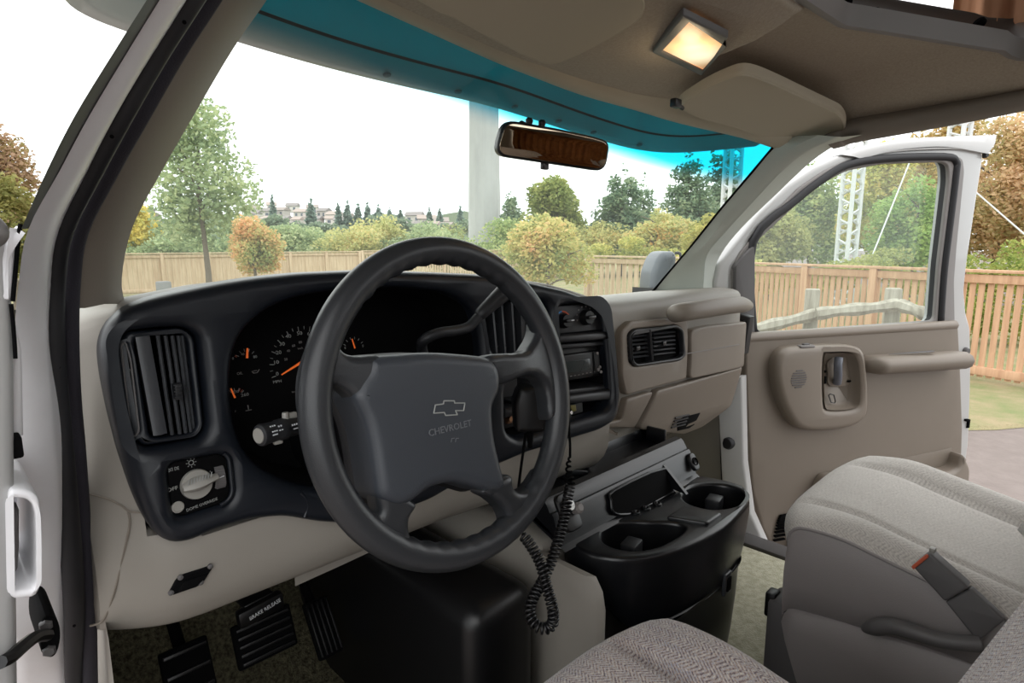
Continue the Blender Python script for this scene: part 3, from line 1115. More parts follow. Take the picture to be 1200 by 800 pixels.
def stext(s, x, y, size, rz=0.0, sx=1.0, m='print_grey'):
    bm = newbm()
    ex = (FX * cos(rz) + FZ * sin(rz)); ey = (FZ * cos(rz) - FX * sin(rz))
    text(bm, s, size, fpt(x, y, .0034), ex, ey, .0003, 'CENTER', sx)
    obj('lettering', bm, M[m], hs, smooth=False)
def spt(x, y): return fpt(x, y, .0034)
stext('OFF', 202, 573, .0058, .03, 1.1)
stext('DOME OVERRIDE', 237, 591, .0046, .10, .95)
bm = newbm()
c = spt(224, 542)
tube(bm, [c + (FX * cos(t * pi / 6) + FZ * sin(t * pi / 6)) * .0026 for t in range(12)], .00045, 5, closed=True)
for k in range(8):
    d = FX * cos(k * pi / 4) + FZ * sin(k * pi / 4)
    tube(bm, [c + d * .0038, c + d * .0054], .0004, 5)
c = spt(203.5, 549.5)
for s in (-1, 1):
    tube(bm, [c + FX * s * .0012 + FZ * .0018, c + FX * s * .0012 - FZ * .0018, c + FX * s * .003 - FZ * .0012, c + FX * s * .003 + FZ * .0012, c + FX * s * .0012 + FZ * .0018], .0003, 5)
    for k in (-1, 0, 1): tube(bm, [c + FX * s * .0036 + FZ * k * .0010, c + FX * s * .0052 + FZ * k * .0018], .0003, 5)
tube(bm, [spt(246, 552), spt(246.5, 552)], .0006, 6)
tube(bm, [spt(246, 559.5), spt(248.5, 559)], .0004, 6)
obj('light_symbols', bm, M['print_grey'], hs, smooth=False)
# raised lip to one side of the switch panel
bm = newbm()
tube(bm, cr([fpt(*q, .009) for q in ((262, 531), (268, 537), (271, 560), (272, 576), (267, 586), (258, 592))], 4), .0028, 10)
obj('panel_lip', bm, M['slate'], dash)

# ---- centre vent (vertical louvres beside the climate controls)
bm = newbm()
well(bm, [fuv(*q) for q in cv_px], .012, .06, .006)
cvt = obj('air_vent', bm, M['matte_black'], dash)
for k, (xt, xb) in enumerate(((577, 583), (588, 593), (600, 604), (612, 615), (623, 626), (633, 637), (640, 644))):
    bm = newbm()
    louvre_blade(bm, S_dv(xt, 354, .006), S_dv(xb, 420, .006), .02, .0042 if k != 3 else .010)
    obj('slat', bm, M['vent'], cvt)
for y in (377, 404):
    bm = newbm()
    tube(bm, [S_dv(570, y + 2, .022), S_dv(648, y - 2, .022)], .002, 6)
    obj('slat', bm, M['vent'], cvt)

# ---- centre stack recess with its ledges
bm = newbm()
well(bm, [fuv(*q) for q in st_px], .012, .11, .002)
obj('stack_recess', bm, M['matte_black'], dash)
def slab(name, px, t, d0, m, bev=.002, parent=dash, holes=()):
    bm = newbm()
    plate(bm, [fuv(*q) for q in px], [[fuv(*q) for q in h] for h in holes], t=t, bev=bev, fmap=lambda u, v, w_: V(u, face(u, v) + d0 + t - w_, v))
    return obj(name, bm, m, parent)
cp = slab('climate_panel', [(650, 359), (702, 355), (709, 386), (651, 392)], .02, .002, M['charcoal'])
slab('ledge', [(650, 392), (709, 388), (711, 397), (652, 402)], .05, -.008, M['charcoal'], .006)
slab('ledge', [(650, 404), (711, 400), (712, 405), (652, 410)], .05, .004, M['charcoal'], .003)
slab('ledge', [(604, 471), (656, 459), (713, 452), (714, 458), (657, 465), (605, 478)], .05, .008, M['charcoal'], .003)
slab('ledge', [(590, 478), (657, 463), (714, 456), (714, 468), (658, 474), (590, 490)], .05, -.006, M['charcoal'], .007)
# the side post of the bezel seen inside the stack
bm = newbm()
tube(bm, cr([fpt(*q, -.004) for q in ((705, 360), (710, 395), (714, 440), (715, 470), (709, 486))], 5), .009, 12)
obj('stack_pillar', bm, M['slate'], dash)
def kn(parent, x, y, r, name, m, ridge=True):
    bm = newbm()
    c = fpt(x, y, -.002)
    nn = V(-.16, -1, .15).normalized()
    e1 = V(1, -.16, 0).normalized(); e2 = nn.cross(e1) * -1
    lathe(bm, [(r, 0), (r, .004), (r * .86, .012), (r * .8, .014), (0, .014)], c, nn, 28)
    if ridge: rbox(bm, c + nn * .016, (r * 1.5, .010, r * .42), .002)
    obj(name, bm, m, parent)
    return c, e1, V(0, .15, 1).normalized(), nn
c, e1, e2, nn = kn(cp, 659.5, 376, .0135, 'temperature_knob', M['black'])
for nm, a0, a1, m in (('cold_arc', 190, 95, 'blue'), ('hot_arc', 92, -5, 'red')):
    bm = newbm()
    pts = [c + (e1 * cos(radians(lerp(a0, a1, i / 10))) + e2 * sin(radians(lerp(a0, a1, i / 10)))) * .0172 + nn * .001 for i in range(11)]
    tube(bm, pts, .0016, 6)
    obj(nm, bm, M[nm == 'cold_arc' and 'blue' or 'red'], cp)
bm = newbm()
rbox(bm, c + nn * .0212 + e1 * .006, (.008, .001, .0016), .0002)
obj('knob_mark', bm, M['print'], cp)
c, e1, e2, nn = kn(cp, 685.5, 372, .0145, 'mode_knob', M['black'])
bm = newbm()
for k in range(8):
    a = radians(190 - 28 * k)
    p = c + (e1 * cos(a) + e2 * sin(a)) * .021 + nn * .001
    rbox(bm, p, (.0034, .001, .003), .0005)
obj('mode_marks', bm, M['grey_trim'], cp)
# rear wall and sockets seen low through the wheel
slab('socket_panel', [(588, 446), (652, 430), (652, 459), (590, 476)], .02, .035, M['charcoal'], .002)
op = slab('outlet_panel', [(592, 486), (628, 478), (629, 498), (593, 508)], .01, .02, M['black'], .002)
bm = newbm()
rbox(bm, fpt(596, 491, -.016), (.010, .008, .014), .001)
lathe(bm, [(.004, 0), (.004, .004), (.0, .004)], fpt(597, 491, -.010), FN, 12)
obj('bronze_socket', bm, M['gold'], op)

# ---- stalk-side filler panel below the cluster
bm = newbm()
tube(bm, cr([fpt(*q, .010) for q in ((352, 577), (358, 584), (360, 594), (357, 606))], 4), .0022, 8)
obj('panel_lip', bm, M['slate'], dash)

# ---- beige passenger-side panels
def dslab(name, px, t, d0, m, bev=.004, parent=dash, holes=(), r=.01, step=None):
    bm = newbm()
    plate(bm, rounded([duv(*q) for q in px], r, 3), [rounded([duv(*q) for q in h], .008, 3) for h in holes], t=t, bev=bev, step=step, fmap=lambda u, v, w_: V(u, dash_y(u, v) + d0 - w_, v))
    return obj(name, bm, m, parent)
pv_px = [(728, 391), (734, 385), (785, 380), (792, 385), (795, 415), (789, 421), (736, 428), (730, 423)]
dslab('vent_panel', [(721, 388), (732, 376), (796, 371), (799, 378), (800, 400), (798, 443), (727, 462), (722, 440)], .02, .004, M['beige_dim'], .005, holes=[pv_px], step=.05)
gd = dslab('upper_glove_door', [(801, 386), (822, 381), (868, 376), (869, 428), (800, 443), (802, 420)], .024, .004, M['beige_dim'], .004, r=.02, step=.04)
bm = newbm()
tube(bm, [solve(x, y, ysurf(lambda a, b: dash_y(a, b) - .0205)) for x, y in ((803, 414.5), (830, 410), (866, 403.5))], .0012, 6)
obj('door_crease', bm, M['grey_trim'], gd)
dslab('lower_panel', [(727, 466), (759, 457), (737, 500), (712, 507), (722, 490)], .02, .004, M['beige_dim'], .004, step=.05)
lg = dslab('lower_glove_door', [(762, 456.5), (868, 429), (864, 448), (850, 474), (816, 499), (795, 507), (742, 501)], .022, .004, M['beige_dim'], .004, r=.015, step=.04)
bm = newbm()
lp = [(786, 493), (793, 487), (813, 482), (806, 496), (800, 500), (786, 503)]
plate(bm, [duv(*q) for q in lp], t=.003, bev=.0008, fmap=lambda u, v, w_: V(u, dash_y(u, v) - .016 - w_, v))
lv = obj('footwell_vent', bm, M['matte_black'], lg)
bm = newbm()
for k in range(4):
    a = solve(787 + 1.5 * k, 501 - 3.7 * k, ysurf(lambda a, b: dash_y(a, b) - .0205))
    b = solve(803 + 1.5 * k, 497 - 3.7 * k, ysurf(lambda a, b: dash_y(a, b) - .0205))
    tube(bm, [a, b], .0022, 6)
o = obj('vent_louvres', bm, M['charcoal'], lg)
# passenger vent: frame, divider, slats
bm = newbm()
po = rounded([duv(*q) for q in pv_px], .01, 3)
pin = rounded([duv(*q) for q in [(731, 393), (736, 388), (784, 383), (790, 387), (792, 414), (787, 418), (738, 425), (733, 421)]], .008, 3)
plate(bm, po, [pin], t=.012, bev=.003, fmap=lambda u, v, w_: V(u, dash_y(u, v) - .010 - w_, v))
pvn = obj('air_vent', bm, M['charcoal'], dash)
bm = newbm()
plate(bm, po, t=.002, bev=.0005, fmap=lambda u, v, w_: V(u, dash_y(u, v) - .002 - w_, v))
obj('duct', bm, M['matte_black'], pvn)
pvp = lambda x, y, d: solve(x, y, ysurf(lambda a, b: dash_y(a, b) + d))
for hx0, hx1, n, yo in ((733, 761, 6, 0), (766, 791, 6, -4)):
    for k in range(n):
        y0 = lerp(394, 423, (k + .3) / n) + yo
        bm = newbm()
        a, b = pvp(hx0, y0, -.014), pvp(hx1, y0 - (hx1 - hx0) * .11, -.014)
        loft(bm, [[p + V(0, 0, .0018), p + V(0, -.002, 0), p + V(0, 0, -.0018), p + V(0, .02, -.004), p + V(0, .02, .0)] for p in (a, b)], cv=True, cap=True)
        obj('slat', bm, M['vent'], pvn)
bm = newbm()
louvre_blade(bm, pvp(762, 386, -.022), pvp(765, 423, -.022), .015, .0075)
obj('vent_divider', bm, M['charcoal'], pvn)
for x, y in ((747, 408), (778, 402)):
    bm = newbm()
    rbox(bm, pvp(x, y, -.018), (.014, .006, .009), .001)
    obj('vent_tab', bm, M['black'], pvn)
# grab handle above the upper glove door
bm = newbm()
gp = [at(x, y, Y=yy) for x, y, yy in ((789, 368, .70), (797, 366, .67), (818, 363, .655), (845, 359, .65), (866, 357, .66), (877, 358, .69))]
tube(bm, cr(gp, 6), [.010 + .011 * min(1, sin(pi * min(.5, (i + 1) / 10))) if i < 8 else (.021 if i < 25 else .021 - .008 * (i - 25) / 5) for i in range(31)], 14)
obj('grab_handle', bm, M['handle'], dash, ang=179)
bm = newbm()
evp = [at(x, y, X=1.715) for x, y in ((866, 374), (876, 367), (881, 370), (884, 416), (880, 423), (872, 425))]
plate(bm, [(p.y, p.z) for p in [V(1.7, .725, -.21), V(1.7, .765, -.20), V(1.7, .78, -.215), V(1.7, .78, -.31), V(1.7, .77, -.325), V(1.7, .735, -.32)]], t=.03, bev=.006, fmap=lambda u, v, w_: V(1.725 - w_, u, v))
sv = obj('side_window_vent', bm, M['black'], dash)
for k in range(3):
    bm = newbm()
    tube(bm, [V(1.693, .74 + .013 * k, -.222), V(1.693, .745 + .013 * k, -.312)], .003, 6)
    obj('slat', bm, M['charcoal'], sv)

# ---- knee panel seams and service hatch
seam = [[(98, 577), (125, 584), (142, 592), (152, 599), (166, 600)], [(150, 599), (152, 612), (148, 635), (135, 690), (122, 725), (106, 733)]]
bm = newbm()
for s in seam:
    tube(bm, cr([solve(x, y, ysurf(lambda a, b: dash_y(a, b) - .0008)) for x, y in s], 8), .0013, 6)
obj('panel_seam', bm, M['pillar'], dash)
bm = newbm()
rh = [duv(*q) for q in [(195, 698), (208, 674), (251, 660), (236, 684)]]
plate(bm, rounded(rh, .006, 2), t=.004, bev=.0015, fmap=lambda u, v, w_: V(u, dash_y(u, v) + .001 - w_, v))
dp = obj('data_port_cover', bm, M['matte_black'], dash)
bm = newbm()
for x, y in ((200, 694), (211, 676), (246, 663), (235, 682)):
    lathe(bm, [(.003, 0), (.003, .002), (.001, .003), (0, .003)], solve(x, y, ysurf(lambda a, b: dash_y(a, b) - .003)), V(0, -1, 0), 12)
obj('cover_screws', bm, M['grey_plastic'], dp)
bm = newbm()
plate(bm, rounded([duv(*q) for q in [(207, 692), (215, 679), (243, 670), (230, 684)]], .003, 2), t=.003, bev=.001, fmap=lambda u, v, w_: V(u, dash_y(u, v) - .003 - w_, v))
obj('port_socket', bm, M['matte_black'], dp)
# lower metal reinforcement seen under the column
bm = newbm()
loft(bm, [[at(x, y, Y=yy) + V(0, 0, dz) for x, y, yy in ((345, 672, .80), (400, 648, .80), (440, 630, .80), (480, 610, .80))] for dz in (0, -.006, -.02)])
obj('column_brace', bm, M['beige'], dash)

# ================================================================== things in the centre stack
car = thing('car_stereo', 'black car stereo with a dim display in the middle of the centre stack', 'car stereo', fpt(680, 430, -.02))
def cslab(name, px, t, d0, m, bev, parent):
    bm = newbm()
    plate(bm, [fuv(*q) for q in px], t=t, bev=bev, fmap=lambda u, v, w_: V(u, face(u, v) + d0 + t - w_, v))
    return obj(name, bm, m, parent)
cslab('stereo_body', [(652, 411), (708, 405), (712, 442), (654, 451)], .06, .016, M['black'], .003, car)
cslab('faceplate', [(654, 418), (705, 411), (708, 438), (656, 447)], .012, .007, M['black'], .003, car)
sd = cslab('display', [(657, 426), (694, 420), (696, 433), (658, 440)], .002, .0055, mat('display_glass', (30, 38, 40), .12), .0006, car)
cslab('button_column', [(698, 413), (704, 412), (706, 435), (700, 437)], .004, .004, M['black'], .001, car)
bm = newbm()
for x, y in ((699.5, 414), (702.5, 430), (700.5, 433), (704, 435.5)):
    lathe(bm, [(.003, 0), (.003, .002), (0, .003)], fpt(x, y, -.004), FN, 10)
obj('knob', bm, M['grey_trim'], car)
bm = newbm()
for k in range(9):
    rbox(bm, fpt(660 + 4.6 * k, 442.5 - .9 * k, -.0055), (.0048, .001, .0011), .0002)
obj('button_legends', bm, M['grey_trim'], car)

bc = thing('brake_controller', 'small black trailer brake controller with chrome buttons in the lower stack pocket', 'brake controller', fpt(680, 497, -.02))
cslab('controller_body', [(663, 479), (692, 472), (693, 489), (665, 496)], .05, .018, M['black'], .003, bc)
cslab('display', [(677, 477), (683, 476), (684, 483), (678, 485)], .002, .0165, mat('lcd_glass', (120, 112, 60), .3), .0005, bc)
for x, y, r in ((679, 488, .003), (684, 486, .003), (689, 485, .004), (667, 483, .005), (667, 489, .003)):
    bm = newbm()
    lathe(bm, [(r, 0), (r, .004), (r * .7, .006), (0, .006)], fpt(x, y, -.017), FN, 12)
    obj('button', bm, M['chrome'], bc)
cslab('thumb_slide', [(666, 479), (672, 478), (672, 486), (667, 487)], .01, .014, M['grey_trim'], .002, bc)
# ================================================================== STEERING
TW = radians(12)
WE1, WE2, WN = V(1, 0, 0), V(0, sin(TW), cos(TW)), V(0, -cos(TW), sin(TW))
WC = at(536, 468, D=.70)
def wp(x, y, w_=0.0):
    p = atp(x, y, WC + WN * w_, WN) - WC
    return (p.dot(WE1), p.dot(WE2))
def wmap(w0=0.0, dome=None):
    def f(u, v, w_):
        k = dome(u, v) if dome else 0
        return WC + WE1 * u + WE2 * v + WN * (w0 + w_ + k)
    return f
sw = thing('steering_wheel', 'dark grey four-spoke steering wheel with a moulded bowtie emblem on its pad', 'steering wheel', WC)
bm = newbm()
RW = .176
pts = [WC + (WE1 * cos(2 * pi * k / 72) + WE2 * sin(2 * pi * k / 72)) * RW for k in range(72)]
rr = []
for k in range(72):
    a = 2 * pi * k / 72
    rr.append(.0163 + .0004 * cos(a * 60))
# finger grips on the far side of the upper and lower rim
rows = []
nseg, ns = 216, 20
for k in range(nseg):
    a = 2 * pi * k / nseg
    d = WE1 * cos(a) + WE2 * sin(a)
    deg = math.degrees(a) % 360
    grip = .0011 * sin(a * 46) if (48 < deg < 132 or 228 < deg < 312) else 0
    r = []
    for j in range(ns):
        b = 2 * pi * j / ns
        inner = max(0, -cos(b))
        rad = .0163 + grip * inner * inner
        r.append(WC + d * (RW + cos(b) * rad) + WN * sin(b) * rad * 1.02)
    rows.append(r)
loft(bm, rows, cu=True, cv=True)
obj('rim', bm, M['wheel'], sw, ang=179)
sp_px = [[(360, 440), (375, 395), (388, 378), (397, 394), (403, 410), (416, 416), (446, 417), (450, 440), (424, 470), (404, 456), (393, 452), (385, 462), (381, 478), (362, 485)],
         [(566, 418), (610, 413), (622, 404), (630, 391), (634, 372), (648, 385), (658, 425), (658, 470), (647, 492), (643, 468), (639, 452), (627, 441), (610, 441), (580, 450)],
         [(444, 572), (486, 588), (481, 608), (483, 628), (492, 641), (508, 649), (490, 660), (455, 645), (426, 606), (436, 610), (443, 606), (446, 598)],
         [(562, 574), (595, 556), (602, 571), (613, 576), (625, 570), (640, 550), (645, 580), (612, 625), (580, 644), (591, 625), (597, 614), (595, 603), (588, 593), (576, 584)]]
for p in sp_px:
    bm = newbm()
    q = [wp(x, y, .006) for x, y in p]
    q = cr(q, 4, closed=True)
    plate(bm, q, t=.026, bev=.010, back=True, nb=4, step=.012, fmap=wmap(-.018, lambda u, v: .009 * (1 - sstep(.09, .165, (u * u + v * v) ** .5))))
    obj('spoke', bm, M['wheel'], sw, ang=60)
pad_px = [(440, 418), (470, 414), (505, 412), (540, 414), (572, 418), (584, 428), (588, 442), (587, 458), (580, 474), (579, 490), (582, 515), (588, 540), (595, 566), (591, 574), (578, 577), (560, 572), (533, 566), (508, 572), (490, 586), (480, 592), (468, 593), (450, 584), (445, 565), (439, 525), (431, 492), (420, 466), (424, 452), (434, 434)]
pq = cr([wp(x, y, .018) for x, y in pad_px], 3, closed=True)
def pad_dome(u, v):
    return -.35 * (u * u + .7 * (v + .01) ** 2)
bm = newbm()
plate(bm, pq, t=.062, bev=.013, nb=5, step=.014, fmap=wmap(-.040, pad_dome))
pad = obj('hub_pad', bm, M['wheelpad'], sw, ang=70)
# rear shroud of the hub
bm = newbm()
rows = []
q = inset(pq if area2(pq) > 0 else list(reversed(pq)), -.004)
hs_ = inset(pq if area2(pq) > 0 else list(reversed(pq)), .012)
for k, (P, w_) in enumerate(((inset(q, .006), -.030), (q, -.042), (inset(q, .01), -.062))):
    rows.append([WC + WE1 * p.x + WE2 * p.y + WN * w_ for p in P])
loft(bm, rows, cv=True)
obj('hub_shroud', bm, M['charcoal'], sw, ang=70)
def pad_pt(x, y, dz=.0005):
    u, v = wp(x, y, .022)
    for _ in range(4):
        u, v = wp(x, y, .022 + pad_dome(u, v))
    return WC + WE1 * u + WE2 * v + WN * (.022 + pad_dome(u, v) + dz)
em = [(509.8, 474.4), (519.4, 473.2), (519.9, 469.5), (532.2, 469.5), (532.5, 472.1), (544.4, 472.1), (543, 480.9), (533.4, 480.9), (535.7, 485.8), (522, 486.6), (520.3, 483.1), (508, 484)]
bm = newbm()
ep = [pad_pt(x, y) for x, y in em]
ep2 = []
for a, b in zip(ep, ep[1:] + ep[:1]):
    ep2 += [a, a.lerp(b, .1), a.lerp(b, .9)]
tube(bm, ep2, .00075, 6, closed=True)
obj('emblem', bm, M['print_grey'], pad)
bm = newbm()
text(bm, 'CHEVROLET', .0105, pad_pt(528, 501.5, .0002), (WE1 * .99 - WE2 * .02), WE2, .001, 'CENTER', 1.05)
obj('lettering', bm, M['moulded'], pad, smooth=False)
bm = newbm()
for x in (528.5, 533.5):
    tube(bm, [pad_pt(x, 518), pad_pt(x + .6, 513.5), pad_pt(x + 3.8, 513.2)], .0005, 5)
obj('moulded_mark', bm, M['moulded'], pad)

# ---- steering column with its stalks
sc_ = thing('steering_column', 'black steering column shroud behind the wheel with indicator and gear stalks', 'steering column', WC - WN * .1)
bm = newbm()
CD = V(0, cos(radians(22)), -sin(radians(22)))
c0 = WC - WN * .062
rows = []
for d, r in ((0, .040), (.01, .052), (.04, .060), (.12, .066), (.20, .072), (.42, .075)):
    o_ = c0 + CD * d
    rows.append([o_ + V(cos(2 * pi * k / 24) * r * 1.15, 0, 0) + V(0, .2, 1).normalized() * sin(2 * pi * k / 24) * r for k in range(24)])
loft(bm, rows, cv=True, cap=True)
obj('column_shroud', bm, M['black'], sc_, ang=60)
bm = newbm()
ta, tb = at(303, 510.5, Y=.64), at(372, 491, Y=.66)
ax = (tb - ta).normalized()
L = (tb - ta).length
lathe(bm, [(.0092, .0), (.0118, .0015), (.0125, .004), (.0118, .008), (.0115, .022), (.0125, .024), (.0125, .034), (.0115, .036), (.0112, .05), (.0100, .058), (.0080, L)], ta, ax, 28)
stk = obj('turn_signal_stalk', bm, M['charcoal'], sc_)
bm = newbm()
lathe(bm, [(.0082, -.0012), (.0088, .0), (.0088, .004)], ta, ax, 24)
obj('washer_button', bm, M['lens_grey'], stk)
bm = newbm()
sup = (V(0, 0, 1) - ax * ax.z).normalized()
sout = ax.cross(sup)
if sout.y > 0: sout = -sout
lathe(bm, [(.0040, 0), (.0040, .006), (.0034, .0075), (0, .0075)], ta + ax * .036 + sup * .011, sup, 14)
rbox(bm, ta + ax * .042 + sup * .013, (.016, .006, .008), .002)
rbox(bm, ta + ax * .022 - sup * .012 + sout * .003, (.010, .006, .005), .0015)
obj('cruise_switch', bm, M['lens_grey'], stk)
bm = newbm()
nrm2 = (sup * .35 + sout).normalized()
tx_up = (sup - nrm2 * sup.dot(nrm2)).normalized()
def stalk_mark(d, dv, sx, sy, t=None):
    c = ta + ax * d
    n = (nrm2 * cos(dv) + tx_up * sin(dv))
    upv = (tx_up * cos(dv) - nrm2 * sin(dv))
    if t: text(bm, t, sy, c + n * .0118, ax, upv, .0004)
    else:
        e = .5
        b = bmesh.new()
        bmesh.ops.create_cube(b, size=1)
        Mx = Matrix((ax, upv, n)).transposed()
        for v in b.verts: v.co = Mx @ Vector((v.co.x * sx, v.co.y * sy, v.co.z * .0006)) + c + n * .0118
        join(bm, b)
for k in range(3):
    stalk_mark(.010 + .0026 * k, .55, .0016, .0016)
    stalk_mark(.010 + .0026 * k, .0, .0018, .0014)
stalk_mark(.0125, -.32, .0065, .0012)
for k in range(2): stalk_mark(.0195 + .0032 * k, .35, .0018, .0018)
for k in range(2): stalk_mark(.0195 + .0032 * k, -.05, .0018, .0012)
for k in range(7): stalk_mark(.029, .55 - .2 * k, .0045 if k % 2 == 0 else .003, .0007)
for k in range(3): stalk_mark(.0365 + .003 * k, .1, .0016, .002)
stalk_mark(.040, -.3, .006, .001)
obj('stalk_markings', bm, M['print'], stk, smooth=False)
bm = newbm()
cA = ta + ax * .018
gp = [at(x, y, Y=yy) for x, y, yy in ((497, 418, .70), (494, 404, .685), (500, 396, .675), (515, 390, .67), (535, 387, .67), (549, 383, .67), (558, 374, .668), (568, 363, .665))]
tube(bm, cr(gp, 5), .0078, 14)
shf = obj('gear_lever', bm, M['charcoal'], sc_, ang=179)
bm = newbm()
g2 = [at(x, y, Y=yy) for x, y, yy in ((562, 369.5, .668), (565, 366, .666), (578, 354, .663), (592, 341, .66), (597, 336, .66))]
tube(bm, cr(g2, 4), [.0088, .0092, .0096, .010, .0102, .0106, .0110, .0115, .0120, .0126, .0131, .0136, .0140, .0142, .0138, .012, .008], 16)
obj('lever_grip', bm, M['charcoal'], shf, ang=60)

# ================================================================== MICROPHONE ON A COILED CORD
mc = thing('radio_microphone', 'black handheld radio microphone hung on the centre stack with a coiled cord', 'microphone', at(618, 482, D=.90))
mo = at(621, 480, D=.93)
mr = Matrix.Rotation(radians(-30), 3, 'Z') @ Matrix.Rotation(radians(-8), 3, 'X')
bm = newbm()
outl = rounded([(-.024, -.032), (.024, -.034), (.027, .016), (.019, .038), (-.019, .038), (-.027, .016)], .008, 3)
EX, EY, EZ = mr @ V(1, 0, 0), mr @ V(0, 0, 1), mr @ V(0, -1, 0)
EX, EZ = (V(.80, -.60, 0)).normalized(), V(-.60, -.80, .05).normalized()
EY = EZ.cross(EX)
plate(bm, outl, t=.034, bev=.008, back=True, fmap=frame_map(mo - EZ * .017, EX, EY, EZ))
obj('microphone_body', bm, M['black'], mc, ang=50)
bm = newbm()
for k in range(10):
    p = mo + EX * .0235 + EY * (-.018 + .0032 * k)
    tube(bm, [p - EZ * .010, p + EZ * .010], .0009, 6)
obj('talk_grille', bm, M['charcoal'], mc)
bm = newbm()
rbox(bm, mo - EX * .0235 + EY * .004, (.004, .018, .03), .002, mr)
obj('talk_button', bm, M['charcoal'], mc)
bm = newbm()
rbox(bm, mo - EZ * .03 + EY * .03, (.016, .03, .03), .002)
obj('hang_clip', bm, M['charcoal'], mc)
bm = newbm()
tube(bm, cr([mo - EY * .026 - EZ * .002, mo - EY * .045, mo - EY * .06], 4), [.006] * 4 + [.005] * 2 + [.004] * 3, 10)
obj('strain_relief', bm, M['matte_black'], mc)
def coil(path, R, r, turns, n=12, start=0.0):
    P = cr(path, 14)
    N = len(P)
    out = []
    steps = int(turns * n)
    nr = V(0, 0, 1)
    Ls = [0]
    for a, b in zip(P, P[1:]): Ls.append(Ls[-1] + (b - a).length)
    for i in range(steps + 1):
        s = Ls[-1] * i / steps
        j = 0
        while j < N - 2 and Ls[j + 1] < s: j += 1
        t = (s - Ls[j]) / max(1e-9, Ls[j + 1] - Ls[j])
        c = P[j].lerp(P[j + 1], t)
        T = (P[min(j + 1, N - 1)] - P[max(j - 1, 0)]).normalized()
        nr = (nr - T * nr.dot(T))
        if nr.length < 1e-5: nr = V(1, 0, 0)
        nr.normalize()
        bn = T.cross(nr)
        ph = 2 * pi * i / n
        rad = R(s / Ls[-1]) if callable(R) else R
        out.append(c + (nr * cos(ph) + bn * sin(ph)) * rad)
    return out
def cpx(l): return [at(x, y, D=d) for x, y, d in l]
bm = newbm()
tube(bm, cr(cpx([(616, 508, .93), (613, 530, .93), (609, 560, .92), (606, 590, .90), (607, 612, .88), (614, 628, .86)]), 8), .0022, 8)
obj('cord', bm, M['matte_black'], mc, ang=179)
bm = newbm()
path = cpx([(614, 628, .86), (624, 642, .85), (634, 662, .84), (640, 685, .83), (647, 710, .82), (648, 728, .82), (640, 736, .82), (628, 733, .82), (621, 718, .83), (624, 702, .84), (636, 680, .86), (645, 660, .87), (652, 640, .88), (660, 612, .90), (665, 585, .92), (668, 568, .93)])
tube(bm, coil(path, .0066, .0020, 62), .0021, 6)
obj('coiled_cord', bm, M['black'], mc, ang=179)
bm = newbm()
tube(bm, coil(cpx([(668, 568, .93), (667, 556, .94), (666, 545, .95), (668, 536, .96)]), lambda t: .007 * (1 - .8 * t), .002, 5), .0019, 6)
tube(bm, cr(cpx([(668, 536, .96), (668, 520, .97), (667, 505, .98), (667, 494, .985)]), 6), .0021, 8)
obj('cord', bm, M['matte_black'], mc, ang=179)

# ================================================================== ENGINE COVER AND CONSOLE
eb = newbm()
P = [(.70, .625), (.695, .75), (.69, 1.2), (1.22, 1.2), (1.2, .75), (1.17, .625)]
rows = []
for z, g in ((-.90, .0), (-.60, .0), (-.55, .003), (-.525, .010), (-.51, .022), (-.505, .04)):
    cxx, cyy = .95, .85
    rows.append([V(x + g * (1 if x < cxx else -1), y + (g if y < .8 else 0), z) for x, y in P])
loft(eb, rows, cv=True, cap=True)
# lower nose reaching back under the console
P = [(.711, .503), (.70, .515), (.70, .64), (.711, .64)]
rows = []
for z, g in ((-.90, .0), (-.57, .0), (-.54, .006), (-.52, .02)):
    rows.append([V(x, y + (g if y < .6 else 0), z) for x, y in P])
loft(eb, rows, cv=True, cap=True)
ec = obj('engine_cover', eb, M['beige'], ang=50)
tag(ec, 'beige engine cover hump between the footwells under the centre stack', 'engine cover')
bm = newbm()
rbox(bm, V(.603, .92, -.73), (.145, .62, .36), .035, seg=4)
fm = obj('footwell_cover', bm, M['black'], ang=60)
tag(fm, 'smooth black plastic footwell cover beside the pedals under the wheel', 'footwell cover')

con = thing('centre_console', 'black console with cup holders, phone slot and ashtray lid standing against the engine cover', 'console', V(.96, .6, -.90))
ZD = -.505
def dk(x, y): 
    p = at(x, y, Z=ZD)
    return (p.x, p.y)
deck_px = [(664, 628), (672, 638), (695, 649), (730, 654), (770, 650), (810, 637), (848, 616), (870, 594), (878, 582), (873, 570), (858, 564), (835, 559), (815, 558), (790, 577), (740, 598), (712, 611), (690, 622)]
dq = cr([dk(*p) for p in deck_px], 3, closed=True)
def ell(cx, cy, rx, ry, n=28):
    return [dk(cx + rx * cos(2 * pi * k / n), cy + ry * sin(2 * pi * k / n)) for k in range(n)]
c1 = [dk(x, y) for x, y in ((705, 628), (708, 618), (722, 612), (740, 610), (762, 611), (778, 611), (796, 613), (803, 618), (796, 626), (782, 634), (768, 640), (745, 644), (722, 641), (709, 635))]
c1 = cr(c1, 3, closed=True)
c2 = cr([dk(x, y) for x, y in ((800, 580), (806, 571), (822, 567), (845, 567), (865, 572), (874, 579), (870, 588), (855, 594), (835, 596), (815, 592), (804, 587))], 3, closed=True)
bm = newbm()
plate(bm, dq, [c1, c2], t=.02, bev=.007, fmap=lambda u, v, w_: V(u, v, ZD - .02 + w_))
obj('deck', bm, M['console'], con, ang=60)
